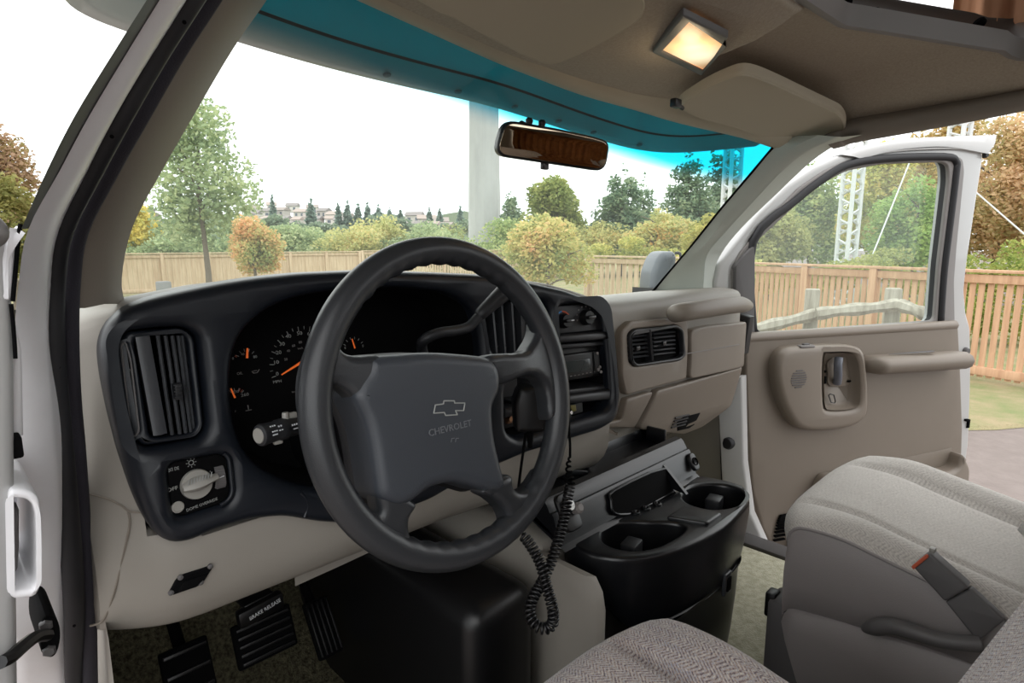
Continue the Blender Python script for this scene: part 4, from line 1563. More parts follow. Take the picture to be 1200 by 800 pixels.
for c, nm in ((c1, 'cup_holder'), (c2, 'cup_holder')):
    bm = newbm()
    P = c if area2(c) > 0 else list(reversed(c))
    Q = inset(P, .004)
    g = loft(bm, [[V(p.x, p.y, ZD - .012) for p in P], [V(p.x, p.y, ZD - .04) for p in inset(P, .002)], [V(p.x, p.y, ZD - .075) for p in Q]], cv=True)
    bm.faces.new(g[-1])
    ch = obj(nm, bm, M['black'], con, ang=60)
    bm = newbm()
    a = at(735 if c is c1 else 832, 633 if c is c1 else 582, Z=ZD - .02)
    rbox(bm, a + V(-.004, -.012, -.02), (.038, .03, .05), .004, Matrix.Rotation(radians(12), 3, 'Z'))
    obj('cup_clip', bm, M['charcoal'], ch)
# body below the deck
bm = newbm()
D0 = dq if area2(dq) > 0 else list(reversed(dq))
rows = []
for z, g in ((ZD - .012, -.001), (ZD - .03, -.002), (ZD - .10, .004), (ZD - .128, .008), (ZD - .131, .012), (ZD - .134, .008)):
    rows.append([V(p.x, p.y, max(z, ZD - .02 - .125 * sstep(.70, .80, p.x) - (ZD - .12 - z if z < ZD - .12 else 0) * -.3)) for p in inset(D0, g)])
loft(bm, rows, cv=True)
obj('upper_shell', bm, M['console'], con, ang=40)
bm = newbm()
LS = cr([(.715, .64), (.712, .56), (.712, .505), (.722, .476), (.75, .463), (.80, .458), (.95, .453), (1.06, .455), (1.12, .464), (1.148, .49), (1.16, .56), (1.163, .64)], 3)
rows = []
for z, k in ((ZD - .125, .0), (ZD - .136, .006), (ZD - .2, .008), (ZD - .27, .014), (-.90, .03)):
    rows.append([V(p.x - k * max(0, (p.x - .72) / .44) * 1.2, p.y + k * .5 * max(0, (.64 - p.y) / .18), z) for p in LS])
loft(bm, rows)
obj('lower_shell', bm, M['console'], con, ang=40)
bm = newbm()
sp0 = lambda x, y: solve(x, y, lambda p: (p.y - (.475 + 1.3 * max(0, p.x - .93) ** 2)), .6, 2)
b1 = at(850, 684, D=at(850, 684, Z=-.655).dot(FW))
for i, (s, t, mm, nm) in enumerate((((.030, .008, .044), 0, 'vent', 'socket_frame'), ((.018, .010, .028), -.002, 'matte_black', 'socket'))):
    bm = newbm() if i else bm
    rbox(bm, V(1.03, .452, -.638) + V(0, -.95, 0) * -t, s, .003, Matrix.Rotation(radians(2), 3, 'Z'))
    obj(nm, bm, M[mm], con)
# sloped panel and tray behind the deck
bm = newbm()
rows = []
X0c, X1c = .715, 1.175
for i in range(25):
    x = lerp(X0c, X1c, i / 24)
    b = .0
    rows.append([V(x, .77, -.435), V(x, .765, -.412), V(x, .752, -.411), V(x, .746, -.420), V(x, .738, -.452), V(x, .672, -.456), V(x, .660, -.436), V(x, .655, -.429), V(x, .640, -.430), V(x, .634, -.435),
                 V(x, .627, -.446), V(x, .625, -.450), V(x, .620, -.450), V(x, .616, -.455), V(x, .604, -.492), V(x, .600, -.501), V(x, .590, -.507)])
loft(bm, rows)
for r in (rows[0], rows[-1]):
    try: bm.faces.new([bm.verts.new(p) for p in r])
    except ValueError: pass
obj('tray_panel', bm, M['console'], con, ang=30)
def slope(x, z): return .617 + (z + .455) * .36
def sl(x, y): 
    p = solve(x, y, ysurf(slope))
    return (p.x, p.z)
bm = newbm()
for (xa, xb) in ((.72, .727), (1.165, 1.172)):
    bm = newbm()
    rbox(bm, V((xa + xb) / 2, .70, -.435), (.008, .05, .035), .003)
    obj('tray_divider', bm, M['console'], con)
bm = newbm()
rbox(bm, V(.86, .70, -.442), (.006, .07, .022), .002, Matrix.Rotation(radians(30), 3, 'Z'))
obj('tray_divider', bm, M['console'], con)
bm = newbm()
hole = [(717, 600), (713, 585), (717, 573), (776, 548), (785, 573), (790, 580), (760, 592), (740, 600)]
hq = cr([sl(*p) for p in hole], 3, closed=True)
plate(bm, hq, t=.003, bev=.001, fmap=lambda u, v, w_: V(u, slope(u, v) - .004 - w_, v))
ps = obj('phone_slot', bm, M['matte_black'], con)
bm = newbm()
rim = [V(p.x, slope(p.x, p.y) - .006, p.y) for p in hq]
tube(bm, rim, .0025, 8, closed=True)
obj('slot_rim', bm, M['console'], ps)
bm = newbm()
fin = [at(776, 549, Y=.625), at(784, 566, Y=.615), at(794, 584, Y=.60), at(770, 592, Y=.59), at(776, 570, Y=.63)]
f1 = [V(1.03, .625, -.455), V(1.03, .60, -.50), V(1.03, .56, -.503), V(1.03, .615, -.455)]
loft(bm, [[p + V(.03, 0, 0) for p in f1], [p + V(.038, 0, 0) for p in f1]], cv=True, cap=True)
obj('slot_fin', bm, M['console'], ps)
bm = newbm()
for x, y in ((745, 601), (757, 596), (770, 591)):
    c = at(x, y, Z=ZD)
    lathe(bm, [(.009, 0), (.009, .003), (.006, .004), (.004, -.001), (0, -.001)], c, V(0, 0, 1), 16)
obj('coin_holes', bm, M['black'], con)
bm = newbm()
al = [at(x, y, Z=ZD) for x, y in ((781, 608), (803, 595), (846, 604), (829, 616))]
plate(bm, rounded([(p.x, p.y) for p in al], .006, 3), t=.007, bev=.003, fmap=lambda u, v, w_: V(u, v, ZD - .001 + w_))
obj('ashtray_lid', bm, M['console'], con)
# passenger footwell mat
bm = newbm()
plate(bm, rounded([(1.13, .40), (1.66, .36), (1.66, 1.0), (1.25, 1.02), (1.2, .66), (1.13, .62)], .05, 4), t=.012, bev=.005, fmap=lambda u, v, w_: V(u, v, -.899 + w_))
M['mat_pale'] = mat('floor_mat_pile', (196, 194, 172), .9, (260, .8, .003), var=(60, (164, 160, 136)))
fmt = obj('floor_mat', bm, M['mat_pale'], ang=60)
tag(fmt, 'pale carpet mat in the passenger footwell beside the console', 'floor mat')
# power sockets at both ends of the sloped panel
for nm, x, y, s in (('power_outlet', 664, 600, 1.0), ('power_outlet', 809, 541, .62)):
    bm = newbm()
    c = solve(x, y, ysurf(slope)) + V(0, -.004, 0)
    if s == 1.0: c = at(664, 600, Y=.60)
    nn = V(0, -.85, .5).normalized()
    e2 = V(0, .5, .85).normalized()
    plate(bm, rounded([(-.020 * s, -.032 * s), (.020 * s, -.032 * s), (.020 * s, .032 * s), (-.020 * s, .032 * s)], .012, 3), t=.008, bev=.003, fmap=frame_map(c, V(1, 0, 0), e2, nn))
    po_ = obj(nm, bm, M['black'], con)
    bm = newbm()
    if s == 1.0:
        lathe(bm, [(.011, 0), (.011, .012), (.009, .015), (0, .015)], c + nn * .006 + e2 * .01 - V(.005, 0, 0), nn, 16)
        obj('socket_ring', bm, M['chrome'], po_)
        bm = newbm()
        lathe(bm, [(.009, 0), (.0095, .012), (.006, .016), (0, .016)], c + nn * .008 + V(.012, 0, 0), nn, 16)
        obj('plug', bm, M['grey_trim'], po_)
    else:
        lathe(bm, [(.009, 0), (.009, .004), (.007, .002), (0, .002)], c + nn * .006, nn, 16)
        obj('socket_ring', bm, M['matte_black'], po_)

# ================================================================== PEDALS
def pedal(name, label, cx, cy, Y, w_, h, tilt, ribs, vert=False, mtl='matte_black'):
    c = at(cx, cy, Y=Y)
    t = thing(name, label, 'pedal', c)
    R = Matrix.Rotation(radians(tilt), 3, 'X')
    bm = newbm()
    rbox(bm, c, (w_, .014, h), .004, R)
    pd = obj('pedal_pad', bm, M[mtl], t)
    for k in range(ribs):
        bm = newbm()
        if vert: rbox(bm, c + R @ V(-w_ * .4 + w_ * .8 * k / (ribs - 1), -.009, 0), (.004, .006, h * .9), .001, R)
        else: rbox(bm, c + R @ V(0, -.009, -h * .38 + h * .76 * k / (ribs - 1)), (w_ * .88, .006, h * .07), .001, R)
        obj('tread_rib', bm, M['black'], pd)
    bm = newbm()
    tube(bm, cr([c + V(0, .01, 0), c + V(0, .06, .05), V(c.x, 1.26, c.z + .24)], 5), .010, 8)
    obj('pedal_arm', bm, M['matte_black'], t)
    return t
pedal('brake_pedal', 'wide black ribbed brake pedal under the brake release handle', 310, 745, 1.0, .105, .075, -22, 5)
pedal('accelerator_pedal', 'narrow black accelerator pedal with upright ribs beside the footwell cover', 378, 735, 1.02, .05, .11, -35, 5, True)
pedal('parking_brake_pedal', 'black parking brake pedal with broad treads beside the kick panel', 220, 785, 1.02, .075, .085, -25, 3)
c = at(305, 713, Y=.93)
bh = thing('brake_release_handle', 'black handle with white brake release lettering hanging below the knee panel', 'brake release handle', c)
bm = newbm()
Rb = Matrix.Rotation(radians(-6), 3, 'Y')
rbox(bm, c, (.075, .02, .03), .006, Rb)
rbox(bm, c + V(0, .05, .012), (.05, .10, .012), .004, Rb)
obj('handle_body', bm, M['black'], bh)
bm = newbm()
text(bm, 'BRAKE RELEASE', .0095, c + V(.004, -.0107, .002), V(cos(.2), 0, sin(.2)), V(-sin(.2), 0, cos(.2)), .0006, 'CENTER', .8)
obj('lettering', bm, M['print'], bh, smooth=False)

# ================================================================== OVERHEAD: MIRROR, VISORS, DOME LAMP
mcn = at(649, 171.5, D=1.05)
to_cam = -mcn.normalized()
md = (to_cam + V(-.25, -1.0, .10).normalized() * .0).normalized()
MN = V(-.43, -.885, -.14).normalized()
MX = V(-MN.y, MN.x, 0).normalized()
roll = radians(-4.6)
MZ = MN.cross(MX) * 1
if MZ.z < 0: MZ = -MZ
MX, MZ = MX * cos(roll) + MZ * sin(roll), MZ * cos(roll) - MX * sin(roll)
mv = thing('rear_view_mirror', 'black-framed rear-view mirror reflecting brown curtains, hung from the windscreen', 'mirror', mcn)
hw, hh = .1085, .0305
def mo_(hw, hh): return rounded([(-hw * .985, -hh * .95), (hw, -hh * 1.02), (hw * .995, hh * .72), (hw * .72, hh * .86), (0, hh), (-hw * .9, hh * 1.02)], hh * .75, 5)
bm = newbm()
plate(bm, mo_(hw, hh), t=.018, bev=.004, back=True, fmap=frame_map(mcn - MN * .016, MX, MZ, MN))
obj('mirror_housing', bm, M['black'], mv)
bm = newbm()
plate(bm, mo_(hw - .004, hh - .004), t=.002, bev=.0008, fmap=frame_map(mcn + MN * .0012, MX, MZ, MN))
obj('mirror_glass', bm, M['mirror'], mv, ang=20)
bm = newbm()
rbox(bm, mcn - MZ * .035 - MX * .010 - MN * .006, (.016, .008, .012), .002)
obj('dimming_tab', bm, M['black'], mv)
bm = newbm()
gl_pt = solve(655, 135, GS)
tube(bm, cr([mcn - MN * .014, mcn - MN * .03 + V(0, 0, .012), V(mcn.x + .01, glass_y(mcn.x + .01, mcn.z + .05) - .008, mcn.z + .05)], 5), .008, 10)
for s in (-1, 1):
    lathe(bm, [(.006, 0), (.007, .006), (.004, .01), (0, .01)], mcn + MZ * (hh + .001) - MX * (.035 + .012 * s) - MN * .012, MZ, 12)
obj('mirror_stem', bm, M['black'], mv)

# driver visor
def vis_d(x, y): return .287 + .18 * (.655 - y) - .03 * (.70 - x)
vd_px = [(498, 0), (530, 15), (560, 32), (590, 48), (613, 60), (632, 68), (646, 70), (665, 65), (700, 48), (738, 26), (752, 15), (757, 6), (757, -6), (745, -22), (720, -40)]
vq = [Vector((p.x, p.y)) for p in [solve(x, y, zsurf(vis_d)) for x, y in vd_px]]
vq = vq + [Vector((.45, .42)), Vector((.28, .42)), Vector((.255, .46)), Vector((.27, .55)), Vector((.31, .565))]
vq = cr(vq, 3, closed=True)
vz = thing('driver_sun_visor', 'beige sun visor folded up over the driver, cut off by the roof edge', 'sun visor', V(.5, .52, .29))
bm = newbm()
plate(bm, vq, t=.018, bev=.007, back=True, step=.05, nb=4, fmap=lambda u, v, w_: V(u, v, vis_d(u, v) + .010 - w_))
obj('visor_pad', bm, M['visor'], vz, ang=60)
bm = newbm()
P = inset(vq if area2(vq) > 0 else list(reversed(vq)), .004)
tube(bm, [V(p.x, p.y, vis_d(p.x, p.y) - .006) for p in P], .0022, 8, closed=True)
obj('visor_piping', bm, M['visor'], vz, ang=179)
bm = newbm()
tube(bm, [V(.33, .60, .275), V(.30, .60, .285)], .005, 8)
obj('visor_arm', bm, M['black'], vz)
# passenger visor
def vis_p(x, y): return .272 + .26 * (.66 - y) - .095 * (x - 1.1)
vp_px = [(797, 124), (799, 117), (812, 108), (830, 97), (852, 87), (868, 82), (885, 84), (910, 94), (942, 109), (972, 123), (985, 130), (991, 142), (989, 155), (980, 164), (962, 170), (942, 170), (918, 166), (885, 155), (852, 144), (820, 135)]
vq2 = cr([(p.x, p.y) for p in [solve(x, y, zsurf(vis_p)) for x, y in vp_px]], 3, closed=True)
vp = thing('passenger_sun_visor', 'beige padded sun visor folded up above the passenger side beside the dome lamp', 'sun visor', V(1.3, .55, .28))
bm = newbm()
plate(bm, vq2, t=.020, bev=.008, back=True, step=.04, nb=4, fmap=lambda u, v, w_: V(u, v, vis_p(u, v) + .012 - w_))
obj('visor_pad', bm, M['visor'], vp, ang=60)
bm = newbm()
P = inset(vq2 if area2(vq2) > 0 else list(reversed(vq2)), .005)
tube(bm, [V(p.x, p.y, vis_p(p.x, p.y) - .006) for p in P], .0028, 8, closed=True)
obj('visor_piping', bm, M['visor'], vp, ang=179)
bm = newbm()
c = at(792, 121, D=1.10)
rbox(bm, c, (.022, .014, .016), .003)
tube(bm, [c, at(800, 127, D=1.12)], .004, 8)
obj('visor_clip', bm, M['black'], vp)

# dome lamp
def dl(x, y, dz): 
    p = on_ceil(x, y, dz)
    return p
lo4 = [at(*p, Z=.304) for p in ((800, 14), (854, 41), (823, 87), (764, 59))]
li4 = [at(*p, Z=.304) for p in ((808, 24), (849, 52), (824, 81), (776, 58))]
lc = sum(lo4, V(0, 0, 0)) / 4
lamp = thing('dome_lamp', 'rectangular lit dome lamp with a grey frame on the headliner', 'lamp', lc)
nrm = (lo4[1] - lo4[0]).cross(lo4[3] - lo4[0]).normalized()
if nrm.z > 0: nrm = -nrm
ex = (lo4[1] - lo4[0]).normalized()
ey = nrm.cross(ex)
q2 = lambda p: ((p - lc).dot(ex), (p - lc).dot(ey))
bm = newbm()
plate(bm, rounded([q2(p) for p in lo4], .006, 3), [[q2(p) for p in li4]], t=.010, bev=.003, fmap=frame_map(lc - nrm * .006, ex, ey, nrm))
obj('lamp_frame', bm, M['grey_plastic'], lamp)
bm = newbm()
plate(bm, rounded([q2(p) for p in li4], .003, 2), t=.004, bev=.0015, fmap=frame_map(lc - nrm * .003, ex, ey, nrm))
m = M['lamp_lens']
t_ = m.node_tree
b_ = t_.nodes['Principled BSDF']
ob_l = obj('lamp_lens', bm, m, lamp)
# the bulb behind the lens makes a hot spot on it: emission falls off with distance from the bulb
geo = t_.nodes.new('ShaderNodeTexCoord')
vm = t_.nodes.new('ShaderNodeVectorMath'); vm.operation = 'DISTANCE'
bulb = (li4[2] * .45 + li4[3] * .2 + li4[0] * .1 + li4[1] * .25) - lc
vm.inputs[1].default_value = bulb
t_.links.new(geo.outputs['Object'], vm.inputs[0])
rm_ = t_.nodes.new('ShaderNodeValToRGB')
rm_.color_ramp.elements[0].color = (1.0, .92, .66, 1)
rm_.color_ramp.elements[1].color = (.42, .22, .10, 1)
rm_.color_ramp.elements[0].position = .012
rm_.color_ramp.elements[1].position = .062
t_.links.new(vm.outputs['Value'], rm_.inputs[0])
t_.links.new(rm_.outputs[0], b_.inputs['Emission Color'])
ld = bpy.data.lights.new('dome_light', 'POINT')
ld.energy = .05
ld.color = (1, .78, .5)
ld.shadow_soft_size = .02
lo_b = bpy.data.objects.new('dome_light', ld)
COL.objects.link(lo_b)
lo_b.parent = lamp
lo_b.location = nrm * .03

# ---- curtains at the back of the cab, seen in the mirror
cb = newbm()
rows = []
for i in range(121):
    x = lerp(.13, 1.70, i / 120)
    y = -1.05 + .018 * sin(i * .9) + .008 * sin(i * 2.3)
    rows.append([V(x, y, -.88), V(x, y - .004, -.3), V(x, y + .004 * sin(i), .0), V(x, y, .40)])
loft(cb, rows)
o = obj('cab_curtain', cb, M['curtain_dark'], ang=179)
tag(o, 'orange-brown curtain across the rear of the cab, reflected in the mirror', 'curtain')
# ---- curtain over the raised-roof window
bm = newbm()
rows = []
a, b = at(1112, 8, D=1.75), at(1215, 22, D=1.70)
for i in range(61):
    t = i / 60
    p = V(1.625 - .0 * t, .30 - .42 * t, 0)
    d = .012 * sin(t * 34) + .005 * sin(t * 90)
    rows.append([V(p.x + d - .02, p.y, .425 + .008 * sin(t * 9)), V(p.x + d * .8 - .02, p.y, .60), V(p.x + d * .5 - .02, p.y, .76)])
loft(bm, rows)
o = obj('roof_curtain', bm, M['curtain'], ang=179)
tag(o, 'light brown curtain hanging at the raised roof window above the hatch', 'curtain')
# ================================================================== PASSENGER DOOR (swung open)
DH, DE = V(1.80, .79, 0), V(.885, -.466, 0).normalized()
DN = V(DE.y, -DE.x, 0).normalized()
if DN.y > 0: DN = -DN
DZ = V(0, 0, 1)
def dq2(x, y, w_=0.0):
    p = atp(x, y, DH + DN * w_, DN) - DH
    return (p.dot(DE), p.z)
def dmap(w0=0.0, bow=None):
    return lambda u, v, w_: DH + DE * u + DZ * v + DN * (w0 + w_ + (bow(u, v) if bow else 0))
pd = thing('passenger_door', 'open white passenger door with beige trim panel and framed window', 'car door', DH + DE * .5 + V(0, 0, -.85))
shell_px = [(838, 356), (837, 330), (842, 312), (858, 290), (890, 250), (925, 216), (955, 196), (985, 182), (1020, 172), (1060, 168), (1145, 167), (1152, 172), (1153, 186), (1146, 230), (1140, 270), (1134, 310), (1131, 340), (1133, 366), (1138, 384), (1139, 430), (1138, 470), (1136, 520), (1130, 560), (1122, 640), (1110, 720), (940, 712), (915, 680), (890, 630), (880, 590), (872, 540), (862, 470), (850, 400)]
open_px = [(882, 390), (881, 287), (925, 246), (961, 216), (991, 200), (1035, 192), (1100, 190), (1109, 193), (1110, 210), (1104, 260), (1098, 309), (1093, 375)]
sq = [dq2(*p) for p in shell_px]
oq = rounded([dq2(*p) for p in open_px], .02, 3)
bm = newbm()
plate(bm, rounded(sq, .012, 2), [inset(oq if area2(oq) > 0 else list(reversed(oq)), -.016)], t=.045, bev=.012, back=True, nb=4, fmap=dmap(-.045))
obj('door_shell', bm, M['white'], pd, ang=50)
# flared drip lip along the top of the frame
bm = newbm()
lipA = [(985, 181), (1020, 170), (1060, 163), (1110, 160), (1168, 158)]
lipB = [(1010, 186), (1040, 178), (1065, 174), (1110, 172), (1158, 180)]
r0 = cr([DH + DE * u + DZ * v + DN * .0 for u, v in (dq2(*p) for p in lipA)], 4)
r1 = cr([DH + DE * u + DZ * v + DN * .012 for u, v in (dq2(*p, .012) for p in lipB)], 4)
loft(bm, [[p - DN * .05 for p in r0], r0, [a.lerp(b, .5) + DN * .008 for a, b in zip(r0, r1)], r1, [p - DN * .012 for p in r1]])
obj('drip_lip', bm, M['white'], pd, ang=60)
bm = newbm()
ridge = [(1020, 181), (1060, 176), (1110, 174), (1150, 176)]
tube(bm, cr([DH + DE * u + DZ * v + DN * .006 for u, v in (dq2(*p) for p in ridge)], 4), .004, 8)
obj('frame_ridge', bm, M['white'], pd, ang=179)
# beige window frame band between white shell and glass seal
bm = newbm()
fr_o = [(857, 356), (856, 316), (866, 296), (900, 256), (935, 220), (965, 200), (990, 188), (1035, 181), (1108, 179), (1126, 186), (1128, 200), (1124, 240), (1119, 290), (1116, 330), (1117, 380), (1110, 386), (872, 396)]
fo = rounded([dq2(*p) for p in fr_o], .012, 2)
plate(bm, fo, [oq], t=.012, bev=.005, fmap=dmap(-.004))
obj('frame_trim', bm, M['grey_trim'], pd, ang=50)
bm = newbm()
oo_ = inset(oq if area2(oq) > 0 else list(reversed(oq)), -.012)
loft(bm, [[DH + DE * p.x + DZ * p.y + DN * w_ for p in oo_] for w_ in (.004, -.015, -.032)], cv=True)
obj('glass_channel', bm, M['rubber'], pd, ang=60)
bm = newbm()
seal = [(884, 386), (880, 380), (880, 284), (930, 235), (965, 208), (992, 193), (1036, 186), (1104, 184), (1117, 190), (1117, 204), (1110, 262), (1103, 320), (1099, 380)]
P = cr([DH + DE * u + DZ * v + DN * .008 for u, v in (dq2(*p) for p in seal)], 4)
tube(bm, P, .0125, 10, sx=1.0)
obj('window_seal', bm, M['rubber'], pd, ang=179)
# triangular mirror patch in the front corner of the window
bm = newbm()
plate(bm, rounded([dq2(*p) for p in ((857, 392), (857, 312), (866, 300), (880, 286), (880, 392))], .006, 2), t=.02, bev=.004, fmap=dmap(.0))
obj('corner_patch', bm, M['grey_plastic'], pd)
bm = newbm()
plate(bm, [dq2(*p) for p in ((878, 394), (878, 284), (925, 243), (961, 213), (991, 197), (1035, 188), (1112, 186), (1112, 210), (1100, 309), (1096, 380))], t=.004, bev=.0005, back=True, fmap=dmap(-.031))
obj('window_glass', bm, M['side_glass'], pd)
# inner trim panel
trim_px = [(872, 393), (900, 391), (1000, 385), (1120, 376), (1123, 381), (1126, 440), (1128, 500), (1126, 570), (1118, 690), (945, 690), (918, 668), (893, 622), (880, 575), (875, 500), (872, 440)]
def bow(u, v):
    return .012 * sstep(-.34, -.28, v) * (1 - sstep(-.30, -.262, v))
bm = newbm()
plate(bm, rounded([dq2(*p, .03) for p in trim_px], .012, 3), t=.034, bev=.012, nb=4, step=.06, fmap=dmap(.0))
obj('trim_panel', bm, M['beige_dim'], pd, ang=60)
# rolled top of the trim at the belt line
bm = newbm()
u0, v0 = dq2(876, 394, .03); u1, v1 = dq2(1121, 379, .03)
P = [DH + DE * lerp(u0, u1, i / 8) + DZ * (lerp(v0, v1, i / 8) - .006) + DN * .022 for i in range(9)]
tube(bm, P, .017, 12)
obj('belt_roll', bm, M['beige_smooth'], pd, ang=60)
# handle bezel
hb_px = [(905, 440), (906, 420), (914, 409), (930, 405), (970, 403), (995, 404), (1007, 412), (1011, 440), (1012, 470), (1008, 488), (990, 499), (960, 503), (938, 502), (925, 494), (912, 470)]
pocket_px = [(963, 470), (963, 418), (970, 413), (990, 413), (1000, 419), (1004, 440), (1004, 468), (998, 477), (970, 479)]
hbq = cr([dq2(*p, .05) for p in hb_px], 3, closed=True)
pq_ = cr([dq2(*p, .06) for p in pocket_px], 3, closed=True)
bm = newbm()
plate(bm, hbq, [pq_], t=.045, bev=.02, nb=5, fmap=dmap(.030))
hbz = obj('handle_bezel', bm, M['beige_smooth'], pd, ang=60)
bm = newbm()
g0 = [DH + DE * p[0] + DZ * p[1] + DN * .072 for p in pq_]
P2 = inset(pq_ if area2(pq_) > 0 else list(reversed(pq_)), .014)
if area2(pq_) < 0: g0.reverse()
rows = [g0, [a.lerp(DH + DE * p.x + DZ * p.y + DN * .040, .6) for a, p in zip(g0, inset(pq_ if area2(pq_) > 0 else list(reversed(pq_)), .004))], [DH + DE * p.x + DZ * p.y + DN * .036 for p in P2]]
g = loft(bm, rows, cv=True)
bm.faces.new(g[-1])
obj('handle_pocket', bm, M['beige_smooth'], hbz, ang=70)
def dpt(x, y, w_): 
    u, v = dq2(x, y, w_)
    return DH + DE * u + DZ * v + DN * w_
bm = newbm()
hl = [dpt(x, y, w_) for x, y, w_ in ((981, 449, .05), (982, 440, .062), (982, 428, .066), (983, 419, .06))]
tube(bm, cr(hl, 5), .0125, 12, sx=.8)
obj('release_lever', bm, mat('lever_grey', (104, 108, 118), .35), hbz, ang=60)
bm = newbm()
plate(bm, rounded([dq2(*p, .04) for p in ((970, 450), (969, 424), (974, 419), (994, 418), (997, 448), (992, 452), (975, 453))], .01, 3), t=.004, bev=.001, fmap=dmap(.038))
obj('lever_plate', bm, M['beige_dim'], hbz)
bm = newbm()
rbox(bm, dpt(966, 445, .045), (.012, .012, .024), .002)
rbox(bm, dpt(966, 435, .045), (.010, .012, .008), .002)
rbox(bm, dpt(995, 446.5, .045), (.014, .010, .006), .002)
obj('lock_slot', bm, M['matte_black'], hbz)
bm = newbm()
Pk = [dpt(x, y, .047) for x, y in ((971, 463), (973, 461.5), (977, 462.5), (979, 470), (978, 472), (974, 471.5))]
tube(bm, Pk, .0018, 6, closed=True)
obj('lock_button_rim', bm, M['black'], hbz)
bm = newbm()
c = dpt(936, 444, .0755)
for k in range(8):
    zz = -.026 + .0075 * k
    hwid = sqrt(max(.0001, .029 ** 2 - zz ** 2))
    tube(bm, [c + DZ * zz - DE * hwid, c + DZ * zz + DE * hwid], .0021, 6)
obj('speaker_grille', bm, M['grey_plastic'], hbz)
bm = newbm()
c = dpt(944, 405.5, .060)
Rd = Matrix((DE, DN, DZ)).transposed()
rbox(bm, c, (.055, .022, .008), .003, Rd)
sbz = obj('window_switch', bm, M['grey_trim'], hbz)
bm = newbm()
rbox(bm, c + DZ * .005, (.022, .010, .008), .002, Rd)
obj('switch_rocker', bm, M['grey_plastic'], sbz)
# armrest
bm = newbm()
prof = [(0, .0), (.055, .004), (.078, -.006), (.086, -.022), (.080, -.042), (.060, -.054), (0, -.058)]
ua, va = dq2(1014, 418, .06); ub, vb = dq2(1124, 412, .06)
rows = []
for i in range(25):
    t = i / 24
    k = min(1, sqrt(max(0, 1 - (1 - min(1, t / .10)) ** 2)) + .02)
    u = lerp(ua, ub, t)
    v = lerp(va, vb, t)
    zc = -.028
    rows.append([DH + DE * u + DZ * (v + zc + (b - zc) * (.45 + .55 * k)) + DN * (.03 + a * k) for a, b in prof])
loft(bm, rows, cap=True)
obj('armrest', bm, M['beige_dim'], pd, ang=60)
bm = newbm()
a, b = dpt(1042, 415, .075), dpt(1093, 411.5, .085)
tube(bm, [a, a.lerp(b, .5), b], [.002, .006, .007], 8, sx=.4)
obj('pull_slot', bm, M['grey_plastic'], pd)
# map pocket at the bottom of the panel
bm = newbm()
ka = [dpt(x, y, .034) for x, y in ((965, 552), (1000, 547), (1060, 533), (1118, 523))]
kb = [dpt(x, y, .095) for x, y in ((962, 556), (1000, 552), (1060, 566), (1112, 553))]
mp_o = [(962, 553), (1010, 545), (1118, 524), (1124, 535), (1127, 552), (1124, 600), (1115, 680), (950, 680), (930, 640)]
plate(bm, rounded([dq2(*p, .05) for p in ((962, 556), (1000, 552), (1060, 553), (1105, 549), (1113, 545), (1119, 527), (1127, 545), (1122, 620), (1113, 686), (945, 686), (925, 640))], .02, 3), t=.05, bev=.016, nb=4, fmap=dmap(.036))
obj('map_pocket', bm, M['beige_smooth'], pd, ang=60)
bm = newbm()
plate(bm, [dq2(*p, .04) for p in ((1004, 551), (1060, 537), (1117, 525), (1112, 545), (1104, 549), (1060, 554))], t=.003, bev=.001, fmap=dmap(.034))
obj('pocket_mouth', bm, M['beige_dim'], pd)
bm = newbm()
for k in range(10):
    p = dpt(913 + .9 * k, 632 - 5 * k + .6 * k * k / 3, .040)
    rbox(bm, p, (.045, .010, .006), .002, Rd)
obj('speaker_slots', bm, M['matte_black'], pd)
# latch hardware on the white edge
for nm, x, y, r, m in (('door_bumper', 1131, 411, .014, 'grey_plastic'), ('door_bumper', 1153, 182, .010, 'rubber')):
    bm = newbm()
    lathe(bm, [(r, 0), (r, .006), (r * .7, .012), (0, .012)], dpt(x, y, .0), DN, 18)
    obj(nm, bm, M[m], pd)
bm = newbm()
rbox(bm, dpt(1134, 496, .0), (.012, .012, .034), .003, Rd)
rbox(bm, dpt(1133, 492, .004), (.018, .012, .008), .002, Rd)
obj('door_latch', bm, M['matte_black'], pd)
# exterior mirror on that door, seen through the windscreen
mp = thing('wing_mirror', 'grey wing mirror on the passenger side seen through the windscreen', 'wing mirror', at(772, 330, D=1.98))
c = at(768, 322, D=2.05)
bm = newbm()
outl = [(757, 349), (756, 335), (758, 318), (764, 302), (770, 295), (784, 294), (787, 300), (785, 322), (781, 345), (775, 356), (760, 356)]
VN = -c.normalized()
e_x = V(.75, -.66, 0).normalized()
e_n = V(-.66, -.75, 0)
pl = [atp(x, y, c, e_n) - c for x, y in outl]
plate(bm, rounded([(p.dot(e_x), p.z) for p in pl], .012, 3), t=.14, bev=.03, back=True, nb=4, fmap=frame_map(c - e_n * .07, e_x, V(0, 0, 1), e_n))
obj('mirror_housing', bm, mat('mirror_grey', (72, 80, 88), .4), mp, ang=50)
bm = newbm()
tube(bm, cr([c + V(0, 0, -.03), c + V(.06, -.03, -.02), V(1.86, .80, -.12)], 5), .016, 8)
tube(bm, cr([c + e_x * .045 + V(0, 0, .075) + e_n * .06, c + e_x * .065 + V(0, 0, .065) + e_n * .06, c + e_x * .066 + V(0, 0, -.03) + e_n * .05], 5), .005, 8)
obj('mirror_bracket', bm, M['charcoal'], mp)

